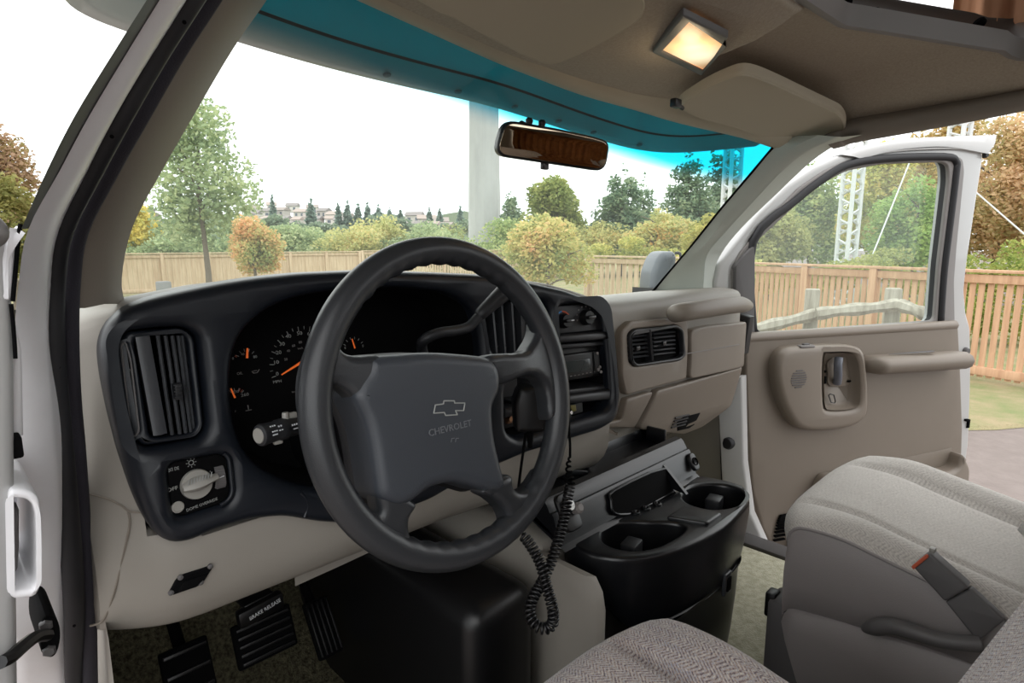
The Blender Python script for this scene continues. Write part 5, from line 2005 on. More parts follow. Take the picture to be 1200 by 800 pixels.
# ================================================================== DRIVER DOOR (open, only its hinge edge in view)
dd = thing('driver_door', 'white driver door swung wide open, only its hinge edge showing', 'car door', V(-.25, .50, -.9))
ddn = V(0, -1, 0)
bm = newbm()
dp_px = [(-2, 262), (8, 300), (11, 420), (10, 560), (12, 700), (13, 960)]
pp = [at(x, y, X=.018 + .006) for x, y in ((6, 275), (10, 350), (11, 420), (10, 560), (13, 700), (13, 960))]
edge = [at(x, y, Y=.630) for x, y in ((-2, 268), (6, 290), (10, 420), (10, 560), (12, 700), (14, 960))]
poly = [(p.x, p.z) for p in edge] + [(-.55, edge[-1].z), (-.55, edge[0].z)]
plate(bm, rounded(poly, .004, 2), t=.06, bev=.008, back=True, fmap=lambda u, v, w_: V(u, .650 - w_ + (u - edge[2].x) * .35, v))
obj('door_shell', bm, M['white'], dd)
bm = newbm()
mb = [at(x, y, Y=.560) for x, y in ((-30, 240), (0, 258), (9, 272), (4, 286), (-30, 300))]
plate(bm, rounded([(p.x, p.z) for p in mb], .004, 2), t=.05, bev=.01, back=True, fmap=lambda u, v, w_: V(u, .580 - w_, v))
obj('mirror_mount', bm, M['grey_trim'], dd)
bm = newbm()
sl_ = [at(x, y, Y=.600) for x, y in ((22, 262), (19, 285), (16, 320), (14, 352), (-4, 356), (-4, 300), (8, 280))]
plate(bm, rounded([(p.x, p.z) for p in sl_], .004, 2), t=.02, bev=.006, back=True, fmap=lambda u, v, w_: V(u, .610 - w_, v))
obj('window_channel', bm, M['white_dirty'], dd)
bm = newbm()
tube(bm, cr([at(x, y, Y=.592) for x, y in ((24, 262), (21, 285), (18, 320), (15, 353))], 4), .0015, 8)
tube(bm, cr([at(x, y, Y=.592) for x, y in ((13, 356), (15, 375), (17, 400), (18, 420))], 4), .0014, 8)
obj('channel_seal', bm, M['matte_black'], dd)
bm = newbm()
lw = [at(x, y, Y=.620) for x, y in ((18, 380), (24, 410), (26, 508), (8, 508), (8, 380))]
plate(bm, [(p.x, p.z) for p in lw], t=.02, bev=.004, fmap=lambda u, v, w_: V(u, .630 - w_, v))
obj('edge_flange', bm, M['white_dirty'], dd)
bm = newbm()
rbox(bm, at(15, 520, Y=.610), (.010, .03, .018), .002)
obj('wire_boot', bm, M['matte_black'], dd)
# box hinge bracket
hg = thing('hinge_bracket', 'white painted loop-shaped door hinge bolted to the driver-side jamb', 'hinge', at(28, 690, Y=.600))
bm = newbm()
ho = [at(x, y, Y=.590) for x, y in ((8, 568), (30, 570), (44, 578), (47, 600), (46, 640), (46, 680), (40, 694), (10, 697))]
hi = [at(x, y, Y=.590) for x, y in ((10, 579), (28, 580), (36, 586), (40, 600), (41, 640), (41, 678), (36, 685), (12, 687))]
plate(bm, rounded([(p.x, p.z) for p in ho], .006, 3), [rounded([(p.x, p.z) for p in hi], .004, 3)], t=.13, bev=.003, back=True, fmap=lambda u, v, w_: V(u, .71 - w_, v))
obj('hinge_loop', bm, M['white_dirty'], hg)
bm = newbm()
ip = [at(x, y, Y=.620) for x, y in ((10, 590), (22, 592), (22, 640), (20, 668), (10, 672))]
plate(bm, rounded([(p.x, p.z) for p in ip], .004, 2), t=.015, bev=.004, fmap=lambda u, v, w_: V(u, .630 - w_, v))
obj('hinge_leaf', bm, M['grey_trim'], hg)
ck = thing('door_check_strap', 'dark oily door check strap bolted low on the driver-side jamb', 'door check', at(55, 770, Y=.650))
bm = newbm()
ck_c = [at(x, y, Y=.635) for x, y in ((50, 722), (60, 720), (68, 728), (70, 745), (66, 762), (58, 768), (48, 762), (46, 740))]
plate(bm, cr([(p.x, p.z) for p in ck_c], 3, closed=True), t=.07, bev=.003, back=True, fmap=lambda u, v, w_: V(u, .70 - w_, v))
obj('strap_plate', bm, M['matte_black'], ck)
bm = newbm()
tube(bm, cr([at(x, y, Y=yy) for x, y, yy in ((56, 744, .625), (42, 746, .610), (28, 756, .590), (12, 770, .570), (0, 776, .560))], 5), .0052, 8)
obj('strap_arm', bm, M['black'], ck)
for x, y in ((54, 731), (58, 760)):
    bm = newbm()
    lathe(bm, [(.0055, 0), (.0055, .004), (.004, .006), (0, .006)], at(x, y, Y=.633), V(-.2, -1, 0), 6)
    obj('bolt', bm, M['grey_plastic'], ck)

# ================================================================== SEATS
def seat(name, label, x0, x1, yb, yf, zt, fab, group=None, drv=False):
    """bucket seat facing +y: x0..x1 wide, cushion yb..yf, bolster top at zt"""
    cx, hw_ = (x0 + x1) / 2, (x1 - x0) / 2
    t = thing(name, label, 'car seat', V(cx, (yb + yf) / 2, -.90))
    # fabric top: rows run front to back, columns across
    NC = 33
    bm = newbm()
    rows = []
    NR = 29
    for i in range(NR):
        s = i / (NR - 1)
        # path: from low on the front nose, over it, to the back
        if s < .25:
            k = s / .25
            y = yf + .015 * sin(k * pi) - .045 * k * k
            z = zt - .085 + .075 * sin(k * pi / 2)
        else:
            k = (s - .25) / .75
            y = lerp(yf - .045, yb - .06, k)
            z = zt - .010 + .014 * sin(min(1, k * 3.2) * pi / 2 * 1.2) - .075 * k
        r = []
        for j in range(NC):
            u = lerp(-1, 1, j / (NC - 1))
            nose = .05 * (abs(u) ** 4) * (1 - sstep(.0, .5, s))
            b = 0.012 * math.exp(-((abs(u) - .80) / .15) ** 2) * sstep(.15, .5, s) * 1.7
            edge_ = -.010 * max(0, (abs(u) - .88) / .12) ** 2
            chan = -.011 * math.exp(-((abs(u) - .56) / .022) ** 2) * sstep(.12, .3, s) - .007 * math.exp(-((abs(u) - .22) / .018) ** 2) * sstep(.2, .3, s)
            dip = -.010 * (1 - u * u) * sstep(.3, .8, s)
            r.append(V(cx + u * hw_, y - nose, z + b + edge_ + chan + dip))
        rows.append(r)
    loft(bm, rows)
    cu = obj('cushion_cover', bm, M[fab], t, ang=179)
    for sd in () if drv else (0, NC - 1):
        bm = newbm()
        tube(bm, [r[sd] + V(0, 0, .001) for r in rows], .0030, 6)
        obj('cushion_piping', bm, M['vinyl'], cu, ang=179)
    # vinyl skirt below
    for sd, nx in ((0, -1), (NC - 1, 1)):
        bm = newbm()
        R2 = []
        for r in rows[3:]:
            p = r[sd]
            q = []
            for f, (o_, dz) in enumerate(((0, 0), (.006, -.02), (.012, -.06), (.010, -.11), (.004, -.155), (-.002, -.160), (.004, -.166), (.008, -.20), (.006, -.27), (-.004, -.325), (-.02, -.335))):
                if -.17 < dz < -.1: dz *= 1 - .42 * (1 - sstep(yb + .02, yf - .06, p.y))
                zz = min(p.z, zt - .012) + dz
                yy = p.y + (0.0 if p.y < yf - .08 else 0) - .38 * max(0, (-dz - .17)) * sstep(yf - .25, yf, p.y)
                q.append(V(p.x + nx * o_, yy, max(zz, -.86)))
            R2.append(q)
        loft(bm, R2)
        obj('side_skirt', bm, M['fabric_near' if drv else 'vinyl'], t, ang=60)
    bm = newbm()
    loft(bm, [[V(p.x, p.y - .004 * k, p.z - .055 * k) for p in rows[0]] for k in range(5)])
    obj('front_skirt', bm, M['vinyl'], t, ang=179)
    # pedestal
    bm = newbm()
    rbox(bm, V(cx + .02, (yb + yf) / 2 - .02, -.83), (hw_ * 1.5, (yf - yb) * .8, .14), .02)
    obj('pedestal', bm, M['grey_plastic'], t)
    return t, rows
ps_, prow = seat('captain_chair', 'grey fabric passenger bucket seat with buckle and recline lever beside the open door', 1.09, 1.60, .02, .405, -.490, 'fabric')
ds_, drow = seat('captain_chair', 'multicoloured tweed driver seat cut off by the bottom of the picture', .20, .70, .0, .43, -.498, 'fabric_near', drv=True)

def backrest(t, x0, x1, yb, z0, z1, fab, rec=.28):
    cx, hw_ = (x0 + x1) / 2, (x1 - x0) / 2
    bm = newbm()
    rows = []
    n = 20
    for i in range(n + 1):
        s = i / n
        zc = lerp(z0, z1, s)
        yc = yb - rec * (zc - z0)
        wv = hw_ * (1 - .12 * s - .25 * max(0, (s - .8) / .2) ** 2)
        th = .075 * (1 - .3 * s) * (1 if s < .9 else 1 - ((s - .9) / .1) ** 2 * .7)
        r = []
        for j in range(29):
            a = 2 * pi * j / 28
            cxs, sns = cos(a), sin(a)
            ex = math.copysign(abs(cxs) ** .55, cxs)
            ey = math.copysign(abs(sns) ** .7, sns)
            bol = .020 * math.exp(-((abs(ex) - .8) / .18) ** 2) if ey > 0 else 0
            r.append(V(cx + wv * ex, yc - th + th * ey + bol, zc))
        rows.append(r[:-1])
    loft(bm, rows, cv=True, cap=True)
    b = obj('backrest', bm, M[fab], t, ang=179)
    for sg in (0, 14):
        bm = newbm()
        tube(bm, [r[sg] + V(0, .004, 0) for r in rows], .004, 6)
        obj('backrest_piping', bm, M['vinyl'], b, ang=179)
    return rows
backrest(ps_, 1.085, 1.605, .05, -.43, .05, 'fabric', .30)
backrest(ds_, .20, .71, .095, -.53, .02, 'fabric_near', .36)
# grey vinyl side of the passenger backrest
bm = newbm()
rows = []
for i in range(13):
    s = i / 12
    z = lerp(-.43, .0, s)
    y = .045 - .30 * (z + .43)
    w_ = .06 * sin(pi * min(1, .12 + s * 1.2) / 1.0 * .5) 
    y -= .035 * max(0, 1 - s * 4) ** 2 + .012
    rows.append([V(1.085, y + .024 - .0, z), V(1.072, y + .012, z), V(1.068, y - .05, z), V(1.078, y - .14, z)])
loft(bm, rows)
obj('backrest_side', bm, M['vinyl'], ps_, ang=179)
# buckle on the passenger seat side
sX = 1.068
def sp_(x, y, X=sX): return at(x, y, X=X)
bm = newbm()
bk = [sp_(*p) for p in ((1071, 661), (1091, 645), (1137, 686), (1109, 702))]
plate(bm, rounded([(p.y, p.z) for p in bk], .004, 2), t=.022, bev=.004, fmap=lambda u, v, w_: V(sX + .011 - w_, u, v))
bkl = obj('belt_buckle', bm, M['grey_plastic'], ps_)
bm = newbm()
bk = [sp_(*p) for p in ((1109, 703), (1138, 687), (1178, 724), (1147, 750))]
plate(bm, rounded([(p.y, p.z) for p in bk], .003, 2), t=.014, bev=.003, fmap=lambda u, v, w_: V(sX + .006 - w_, u, v))
obj('buckle_stalk', bm, M['grey_plastic'], bkl)
bm = newbm()
bk = [sp_(*p) for p in ((1070, 660), (1088, 645.5), (1091, 648.5), (1073, 663.5))]
plate(bm, rounded([(p.y, p.z) for p in bk], .002, 2), t=.004, bev=.001, fmap=lambda u, v, w_: V(sX - .0105 - w_, u, v))
obj('buckle_button', bm, M['red'], bkl)
bm = newbm()
c = sp_(1093, 644, sX - .006)
rbox(bm, c, (.012, .008, .008), .002)
obj('buckle_tip', bm, M['lens_grey'], bkl)
# recline lever
bm = newbm()
lv_ = [at(x, y, X=X) for x, y, X in ((1012, 737, 1.062), (1022, 735, 1.058), (1045, 733, 1.055), (1070, 740, 1.053), (1100, 749, 1.053), (1130, 753, 1.056), (1150, 754, 1.062))]
lc_ = cr(lv_, 5)
tube(bm, lc_, [.005 + .008 * min(1, i / 6) + .001 * sin(i * .2) for i in range(len(lc_))], 12)
obj('recline_lever', bm, M['grey_plastic'], ps_, ang=179)
# front of the seat track
bm = newbm()
tk = [at(x, y, X=1.14) for x, y in ((914, 722), (925, 712), (940, 720), (952, 778), (914, 770))]
rbox(bm, V(1.125, .355, -.77), (.07, .09, .20), .014)
trk = obj('track_cover', bm, M['grey_plastic'], ps_)
bm = newbm()
rbox(bm, V(1.112, .395, -.69), (.03, .02, .05), .004)
obj('track_slot', bm, M['black'], trk)
bm = newbm()
rbox(bm, V(.45, .2, -.80), (.3, .3, .16), .02)
obj('track_cover', bm, M['grey_plastic'], ds_)
# ================================================================== OUTSIDE
G = -HC
def gnd(px, d):
    """ground point in the direction of column px at view depth d"""
    p = at(px, 285, D=d)
    return V(p.x, p.y, G)
bm = newbm()
ga = []
for (x, y) in ((-60, -60), (160, -60), (160, 160), (-60, 160)): ga.append(bm.verts.new(V(x, y, G)))
bm.faces.new(ga)
M['asphalt'] = mat('asphalt', (126, 116, 111), .9, (40, .3, .01), var=(6, (116, 106, 101)))
M['lawn'] = mat('lawn', (122, 132, 84), 1.0, (60, .8, .03), var=(2.2, (158, 144, 112)))
struct(obj('ground', bm, M['asphalt'], smooth=False))
bm = newbm()
a = at(1100, 500, Z=G); b = at(1300, 508, Z=G)
dirv = (b - a).normalized()
a = a - dirv * 8; b = b + dirv * 6
far = V(dirv.y, -dirv.x, 0)
if far.dot(FW) < 0: far = -far
rows = []
for i in range(41):
    t = i / 40
    p = a.lerp(b, t) + far * .12 * sin(i * 1.7)
    rows.append([V(p.x, p.y, G + .004), V(p.x, p.y, G + .03) + far * .05, V(p.x + far.x * 6, p.y + far.y * 6, G + .03), V(p.x + far.x * 40, p.y + far.y * 40, G + .03)])
loft(bm, rows)
g_ = obj('lawn', bm, M['lawn'], smooth=False)
g_['kind'] = 'structure'
# big lawn ahead of the van
bm = newbm()
c1_, c2_ = gnd(60, 12), gnd(700, 9)
q = [V(p.x, p.y, G + .02) for p in (gnd(-700, 7), gnd(60, 7), gnd(760, 8), gnd(760, 60), gnd(-300, 70))]
bm.faces.new([bm.verts.new(p) for p in q])
g_ = obj('lawn_ahead', bm, M['lawn'], smooth=False)
g_['kind'] = 'structure'

def wood(name, a, b):
    return mat(name, a, .8, (30, .3, .004), var=(5, b, (3, 3, .25)))
M['cedar'] = wood('cedar_boards', (204, 166, 134), (182, 142, 112))
M['cedar_old'] = wood('weathered_boards', (204, 184, 156), (182, 158, 130))
M['grey_wood'] = wood('grey_rail', (178, 172, 158), (140, 132, 118))

def fence(name, label, A, B, h, n, m, npost, pick=.72, rails=True):
    """picket fence from ground point A to B"""
    t = thing(name, label, 'fence', (A + B) / 2)
    d = (B - A); L = d.length; d.normalize()
    nn = V(-d.y, d.x, 0)
    if nn.dot(FW) > 0: nn = -nn
    R = Matrix((d, nn, V(0, 0, 1))).transposed()
    w_ = L / n
    rnd = random.Random(name + label)
    for i in range(n):
        b = newbm()
        hh = h - .06 + rnd.uniform(-.006, .006)
        rbox(b, A + d * (w_ * (i + .5)) + V(0, 0, .06 + (hh - .06) / 2), (w_ * pick, .02, hh - .06), 0, R)
        obj('picket', b, m, t, smooth=False)
    for i in range(npost):
        b = newbm()
        rbox(b, A + d * (L * i / (npost - 1)) - nn * .0 + nn * .03 + V(0, 0, h / 2), (.10, .10, h), .006, R)
        obj('post', b, m, t)
    for z, s in ((h - .02, (L, .12, .035)), (h - .11, (L, .045, .10)), (.14, (L, .045, .10))):
        b = newbm()
        rbox(b, (A + B) / 2 + nn * .025 + V(0, 0, z), s, .004, R)
        obj('rail', b, m, t)
    return t
# depth along the fence from its apparent height
fA, fB, fC = gnd(690, 12.6), gnd(882, 9.9), gnd(1260, 6.35)
HF = 1.65 - .305
fence('picket_fence', 'sunlit cedar picket fence beyond the open passenger door', fB, fC, HF, 44, M['cedar'], 5, .64)  # board tone is the cedar's own, under an overcast sky
fence('picket_fence', 'pale picket fence right behind the grey wing mirror', fA, fB - (fB - fA).normalized() * .05, HF + .06, 24, M['cedar_old'], 3, .66)
fence('board_fence', 'long weathered board fence behind the small green tree across the lawn', gnd(60, 17.5), gnd(420, 24), HF, 70, M['cedar_old'], 8, .96)
fence('board_fence', 'distant slatted fence seen through the top of the steering wheel', gnd(424, 24.1), gnd(680, 29), HF + .02, 90, M['cedar_old'], 7, .66)
# split-rail fence
rf = thing('split_rail_fence', 'weathered grey split-rail fence in front of the cedar pickets', 'rail fence', gnd(1005, 5.4))
for px, yt, d in ((957, 339, 5.5), (1053, 338, 5.3), (868, 352, 5.8), (1170, 352, 4.6)):
    if px in (868, 1170): continue
    p = gnd(px, d)
    top = at(px, yt, D=d).z
    b = newbm()
    rbox(b, V(p.x, p.y, (G + top) / 2), (.125, .125, top - G), .015, Matrix.Rotation(radians(20), 3, 'Z'))
    obj('post', b, M['grey_wood'], rf)
for pts in (((860, 393, 5.7), (890, 384, 5.65), (925, 376, 5.55), (957, 368, 5.45)), ((957, 368, 5.4), (985, 364, 5.35), (1020, 361, 5.3), (1053, 357, 5.25)), ((1053, 357, 5.25), (1075, 364, 5.1), (1090, 370, 4.98), (1104, 376, 4.88))):
    b = newbm()
    P = cr([at(x, y, D=d) for x, y, d in pts], 4)
    tube(b, P, [.055 + .008 * sin(i * 1.3) for i in range(len(P))], 7)
    obj('rail', b, M['grey_wood'], rf, ang=50)
b = newbm()
p = gnd(187, 14)
top = at(187, 330, D=14).z
rbox(b, V(p.x, p.y, (G + top) / 2), (.28, .26, top - G), .03)
tag(obj('stone_post', b, mat('stone', (126, 128, 128), .9, (20, .5, .02))), 'squat grey stone post standing in front of the board fence', 'post')

# ---- plants: crowns are thousands of leaf blades on a lumpy volume
GR = [(108, 134, 84), (140, 164, 100), (172, 188, 116), (200, 198, 124)]
GR_COOL = [(74, 102, 80), (102, 132, 100), (130, 154, 116), (158, 172, 130)]
PALE = [(110, 134, 98), (138, 160, 112), (166, 182, 128), (192, 198, 146)]
YEL = [(140, 154, 92), (176, 180, 110), (200, 194, 122), (216, 188, 124)]
ORA = [(124, 130, 70), (188, 160, 84), (218, 150, 78), (214, 118, 66)]
BRN = [(156, 154, 98), (192, 174, 118), (212, 178, 134), (224, 190, 150)]
LM = {}
def lm(cols, tr=.5):
    k = str(cols)
    if k not in LM: LM[k] = leaf_mat('leaves', cols, 1.0, tr)
    return LM[k]
M['bark'] = mat('bark', (112, 104, 92), .95, (12, .6, .03))

def leaves(rnd, lobes, n, size):
    """lobes: (centre, rx, rz, weight)"""
    tot = sum(l[3] for l in lobes)
    vs, fs = [], []
    for c, rx, rz, wgt in lobes:
        m_ = max(4, int(n * wgt / tot))
        for _ in range(m_):
            while True:
                p = Vector((rnd.uniform(-1, 1), rnd.uniform(-1, 1), rnd.uniform(-1, 1)))
                if .05 < p.length < 1: break
            rad = .62 + .38 * rnd.random() if rnd.random() < .75 else rnd.random()
            p = p.normalized() * rad
            q = c + Vector((p.x * rx, p.y * rx, p.z * rz))
            s = size * rnd.uniform(.6, 1.35)
            a = Vector((rnd.gauss(0, 1), rnd.gauss(0, 1), rnd.gauss(0, .6))).normalized()
            b = a.cross(Vector((rnd.gauss(0, 1), rnd.gauss(0, 1), rnd.gauss(0, 1)))).normalized()
            k = len(vs)
            vs += [q - a * s * .55, q + b * s * .30, q + a * s * .55, q - b * s * .30]
            fs.append((k, k + 1, k + 2, k + 3))
    return vs, fs

def raw(name, vs, fs, m, parent):
    me = bpy.data.meshes.new(name)
    o0 = ORG[parent.name] if parent else Vector((0, 0, 0))
    me.from_pydata([v - o0 for v in vs], [], fs)
    o = bpy.data.objects.new(name, me)
    COL.objects.link(o)
    me.materials.append(m)
    o.parent = parent
    return o

SEED = [100]
def tree(name, label, cat, px, d, ytop, ybot, wpx, cols, n, size, kind='round', trunk=True, group=None, tr=.5, gy=None, bare=0):
    """a plant whose crown spans ytop..ybot (pixel rows) and wpx columns at view depth d"""
    SEED[0] += 1
    rnd = random.Random(SEED[0])
    base = gnd(px, d)
    zt, zb = at(px, ytop, D=d).z, at(px, ybot, D=d).z
    zb = max(zb, G + .05)
    rx = wpx / F * d / 2
    t = thing(name, label, cat, base, group)
    H = zt - zb
    lobes = []
    if kind == 'round':
        nl = 22
        for i in range(nl):
            a = rnd.uniform(0, 2 * pi)
            hz = rnd.uniform(.05, .95)
            rr_ = rx * (sin(pi * min(1, .18 + .80 * hz)) ** .7) * rnd.uniform(.25, .85)
            s = rnd.uniform(.24, .42)
            lobes.append((V(base.x + cos(a) * rr_, base.y + sin(a) * rr_, zb + H * lerp(.10, .88, hz)), rx * s, H * s * .55, s ** 2))
        lobes.append((V(base.x, base.y, zb + H * .45), rx * .7, H * .42, .35))
        lobes.append((V(base.x, base.y, zb + H * .86), rx * .30, H * .16, .06))
    elif kind == 'cone':
        nl = 16
        for i in range(nl):
            h = i / (nl - 1)
            r = rx * (1 - h) ** .8 + rx * .05
            for k in range(5 if h < .85 else 1):
                a = rnd.uniform(0, 2 * pi)
                q = r * rnd.uniform(.35, .75)
                lobes.append((V(base.x + cos(a) * q, base.y + sin(a) * q, zb + H * (.05 + .92 * h) + rnd.uniform(-.02, .02) * H), r * .52 + .03 * rx, H * .045 + r * .10, r * r + .02 * rx * rx))
    elif kind == 'mass':
        nl = 40
        for i in range(nl):
            x = rnd.uniform(-1, 1)
            y = rnd.uniform(-.3, .3)
            hmax = (.62 + .38 * sin(x * 3.1 + SEED[0]) * .6 + .1 * rnd.random()) if True else 1
            z = rnd.uniform(.1, hmax)
            s = rnd.uniform(.10, .20)
            pr = RT * (x * rx)
            lobes.append((V(base.x, base.y, zb + H * z) + V(pr.x, pr.y, 0) + V(FW.x, FW.y, 0) * y * 2.0, rx * s, H * .2, s * s))
    vs, fs = leaves(rnd, lobes, int(n * 2.4), size * .66)
    raw('crown', vs, fs, lm(cols, tr), t)
    if trunk:
        b = newbm()
        r0 = max(.04, rx * .07)
        top = V(base.x + .05 * rx, base.y, zb + H * .72)
        P = cr([V(base.x, base.y, G), V(base.x + rx * .02, base.y, lerp(G, zb, .6)), V(base.x - rx * .02, base.y, zb + H * .3), top], 4)
        tube(b, P, [r0 * (1 - .75 * i / (len(P) - 1)) for i in range(len(P))], 8)
        for k in range(7 if kind == 'round' else 0):
            a = rnd.uniform(0, 2 * pi)
            s0 = P[int(len(P) * rnd.uniform(.45, .85))]
            e = s0 + V(cos(a) * rx * .6, sin(a) * rx * .6, H * rnd.uniform(.12, .3))
            tube(b, cr([s0, s0.lerp(e, .5) + V(0, 0, H * .03), e], 3), [r0 * .35 * (1 - .12 * i) for i in range(7)], 6)
        obj('trunk', b, M['bark'], t, ang=179)
    return t
# near and middle plants
tree('leafy_tree', 'tall pale green tree with a thin trunk before the weathered board fence', 'tree', 240, 16, 96, 292, 128, PALE, 3300, .20)
tree('orange_bush', 'small orange and green bush against the weathered board fence', 'bush', 297, 14.5, 252, 326, 82, [(130, 156, 90), (180, 180, 108), (220, 178, 118), (228, 162, 112)], 2600, .13)
tree('maple_bush', 'orange and yellow-green maple bush hiding the corner of the fence', 'bush', 643, 10.8, 252, 338, 128, [(130, 150, 84), (174, 178, 100), (206, 190, 112), (220, 166, 116)], 4200, .115)
tree('brown_tree', 'sparse reddish brown tree seen through the open driver door', 'tree', 12, 15, 148, 270, 84, [(110, 112, 56), (150, 130, 76), (176, 140, 110), (190, 160, 130)], 2100, .17)
tree('yellow_bush', 'dull green bush below the reddish brown tree beyond the driver door', 'bush', 8, 13, 205, 330, 84, [(100, 108, 52), (138, 136, 68), (168, 152, 84)], 2600, .16)
tree('yellow_tree', 'bright yellow tree behind the windscreen pillar', 'tree', 160, 27, 232, 300, 70, [(160, 160, 70), (206, 190, 84), (224, 204, 96)], 1800, .26)
tree('hedge_bank', 'long pale green bank of shrubs behind the weathered board fence', 'bush', 215, 26, 262, 322, 190, PALE, 4200, .2, 'mass', trunk=False)
tree('hedge_bank', 'long green bank of shrubs below the far houses', 'bush', 390, 30, 262, 322, 210, [(112, 136, 92), (146, 168, 104), (186, 188, 116)], 5200, .2, 'mass', trunk=False)
tree('hedge_bank', 'green and yellow bank of shrubs around the concrete pylon', 'bush', 570, 33, 262, 322, 210, [(112, 136, 92), (156, 170, 104), (200, 188, 116)], 5200, .2, 'mass', trunk=False)
# shrub belt behind the far fence
for i, (px, w_, y0, cols, lab) in enumerate(((215, 120, 262, PALE, 'pale shrubs behind the pale green tree'), (340, 110, 262, PALE, 'light green shrubs behind the orange bush'), (425, 100, 256, YEL, 'yellow-green shrubs behind the fence under the far houses'), (500, 110, 258, PALE, 'light green shrubs behind the slatted fence by the concrete pylon'),
    (590, 110, 254, GR, 'green shrubs at the foot of the concrete pylon'), (700, 100, 258, YEL, 'yellow shrubs behind the maple bush'), (455, 70, 250, YEL, 'yellow rounded shrub below the distant dark trees'))):
    tree('shrub', lab, 'shrub', px, 27 + i * .4, y0, 312, w_, cols, 2400, .22, trunk=False)
tree('round_tree', 'round yellow-green tree between the concrete pylon and the firs', 'tree', 652, 30, 208, 290, 86, [(96, 116, 58), (136, 152, 76), (170, 172, 90)], 3600, .30)
tree('small_fir', 'slim dark fir beside the concrete pylon', 'fir', 599, 34, 220, 290, 42, GR_COOL, 1500, .30, 'cone')
tree('fir_tree', 'broad dark fir under the rear-view mirror, nearest the round tree', 'fir', 727, 30, 192, 300, 88, GR_COOL, 4600, .28, 'cone')
tree('fir_tree', 'smaller fir with a bare tip behind the broad fir', 'fir', 752, 33, 205, 300, 60, GR_COOL, 2400, .28, 'cone')
tree('fir_tree', 'tall dark fir in the middle of the three at the shade band', 'fir', 803, 28, 172, 300, 92, GR_COOL, 5200, .26, 'cone')
tree('fir_tree', 'tall fir beside the lattice mast behind the windscreen pillar', 'fir', 842, 30, 158, 300, 84, GR_COOL, 4200, .28, 'cone')
tree('maple_tree', 'low orange-yellow tree in front of the tall firs', 'tree', 772, 22, 244, 306, 86, YEL[0:3] + [(214, 160, 92)], 2600, .20)
tree('maple_tree', 'yellow tree behind the wing mirror', 'tree', 830, 20, 250, 306, 74, [(128, 140, 66), (176, 172, 84), (206, 190, 96)], 2200, .18)
# woodland behind the passenger door
tree('woodland_tree', 'yellow-green tree at the front of the passenger window', 'tree', 905, 17, 232, 318, 96, YEL[0:3], 3600, .17)
tree('woodland_tree', 'dull green tree behind the lattice mast', 'tree', 950, 21, 195, 318, 96, GR, 4200, .21)
tree('woodland_tree', 'leafy yellow tree between the two lattice masts', 'tree', 1030, 18, 172, 318, 110, [(140, 156, 78), (178, 184, 94), (212, 202, 108), (224, 190, 110)], 5600, .19)
tree('woodland_tree', 'green tree low between the two lattice masts', 'tree', 1072, 15, 205, 318, 100, [(112, 152, 72), (150, 182, 90), (184, 202, 108)], 4200, .16)
tree('woodland_tree', 'tall orange-brown tree beyond the edge of the open door', 'tree', 1168, 16, 128, 316, 150, BRN, 8500, .17)
tree('woodland_tree', 'tall rusty tree above the open door', 'tree', 1100, 23, 120, 300, 130, [(150, 152, 86), (188, 168, 100), (212, 174, 112)], 5600, .24)
tree('woodland_tree', 'brown tree at the far end of the cedar fence', 'tree', 1240, 14, 120, 310, 130, BRN, 5000, .16)
tree('creeper_bank', 'leafy bank of creeper along the cedar fence', 'bush', 1000, 12.5, 292, 345, 250, [(120, 136, 64), (168, 172, 84), (206, 196, 112)], 4200, .12, 'mass', trunk=False)
tree('creeper_bank', 'leafy bank behind the cedar fence near the door edge', 'bush', 1190, 9.5, 286, 430, 200, [(110, 136, 56), (160, 168, 78), (198, 178, 96)], 4200, .10, 'mass', trunk=False)
tree('creeper_bank', 'leafy bank behind the pale picket fence', 'bush', 740, 17, 278, 320, 180, [(120, 136, 64), (176, 176, 84), (210, 188, 96)], 3000, .15, 'mass', trunk=False)

# ---- concrete pylon
b = newbm()
p = gnd(568, 36)
zt_ = at(568, 60, D=36).z
rows = []
for z, r in ((G, 1.02), (zt_, .80)):
    rows.append([V(p.x + r * cos(a), p.y + r * sin(a), z) for a in [2 * pi * (k + .5) / 12 for k in range(12)]])
loft(b, rows, cv=True, cap=True)
tag(obj('concrete_pylon', b, mat('concrete', (176, 178, 176), .9, (4, .4, .03), var=(.8, (160, 162, 160), (1, 1, .3))), ang=20), 'pale concrete pylon rising beyond the fence and shrubs', 'pylon')
# ---- lattice masts
M['galv'] = mat('galvanised', (206, 208, 208), .5, metal=.2)
def mast(label, px, d, y0, wpx):
    base = gnd(px, d)
    t = thing('lattice_mast', label, 'mast', base)
    r = wpx / F * d / 2
    zt = at(px, y0, D=d).z
    cs = []
    for k in range(3):
        a = radians(200 + 120 * k)
        cs.append((base.x + r * 1.15 * cos(a), base.y + r * 1.15 * sin(a)))
    for c in cs:
        b = newbm()
        tube(b, [V(*c, G), V(*c, zt)], .05 * d / 14, 8)
        obj('mast_leg', b, M['galv'], t)
    b = newbm()
    st = r * 1.15
    n = int((zt - G) / st)
    for i in range(n):
        for k in range(3):
            a, c = cs[k], cs[(k + 1) % 3]
            if i % 2: a, c = c, a
            tube(b, [V(*a, G + i * st), V(*c, G + (i + .6) * st)], .028 * d / 14, 5)
    obj('lattice_bracing', b, M['galv'], t)
mast('white lattice mast seen in the middle of the passenger window', 993, 14, 60, 20)
mast('white lattice mast at the rear corner of the passenger window', 1111, 15, 60, 20)
mast('white lattice mast behind the shade band at the windscreen corner', 853, 22, 60, 18)
b = newbm()
tube(b, [at(1140, 222, D=13), at(1230, 300, D=12)], .016, 6)
tag(obj('guy_wire', b, M['galv']), 'slanting guy wire in front of the orange-brown tree', 'wire')
b = newbm()
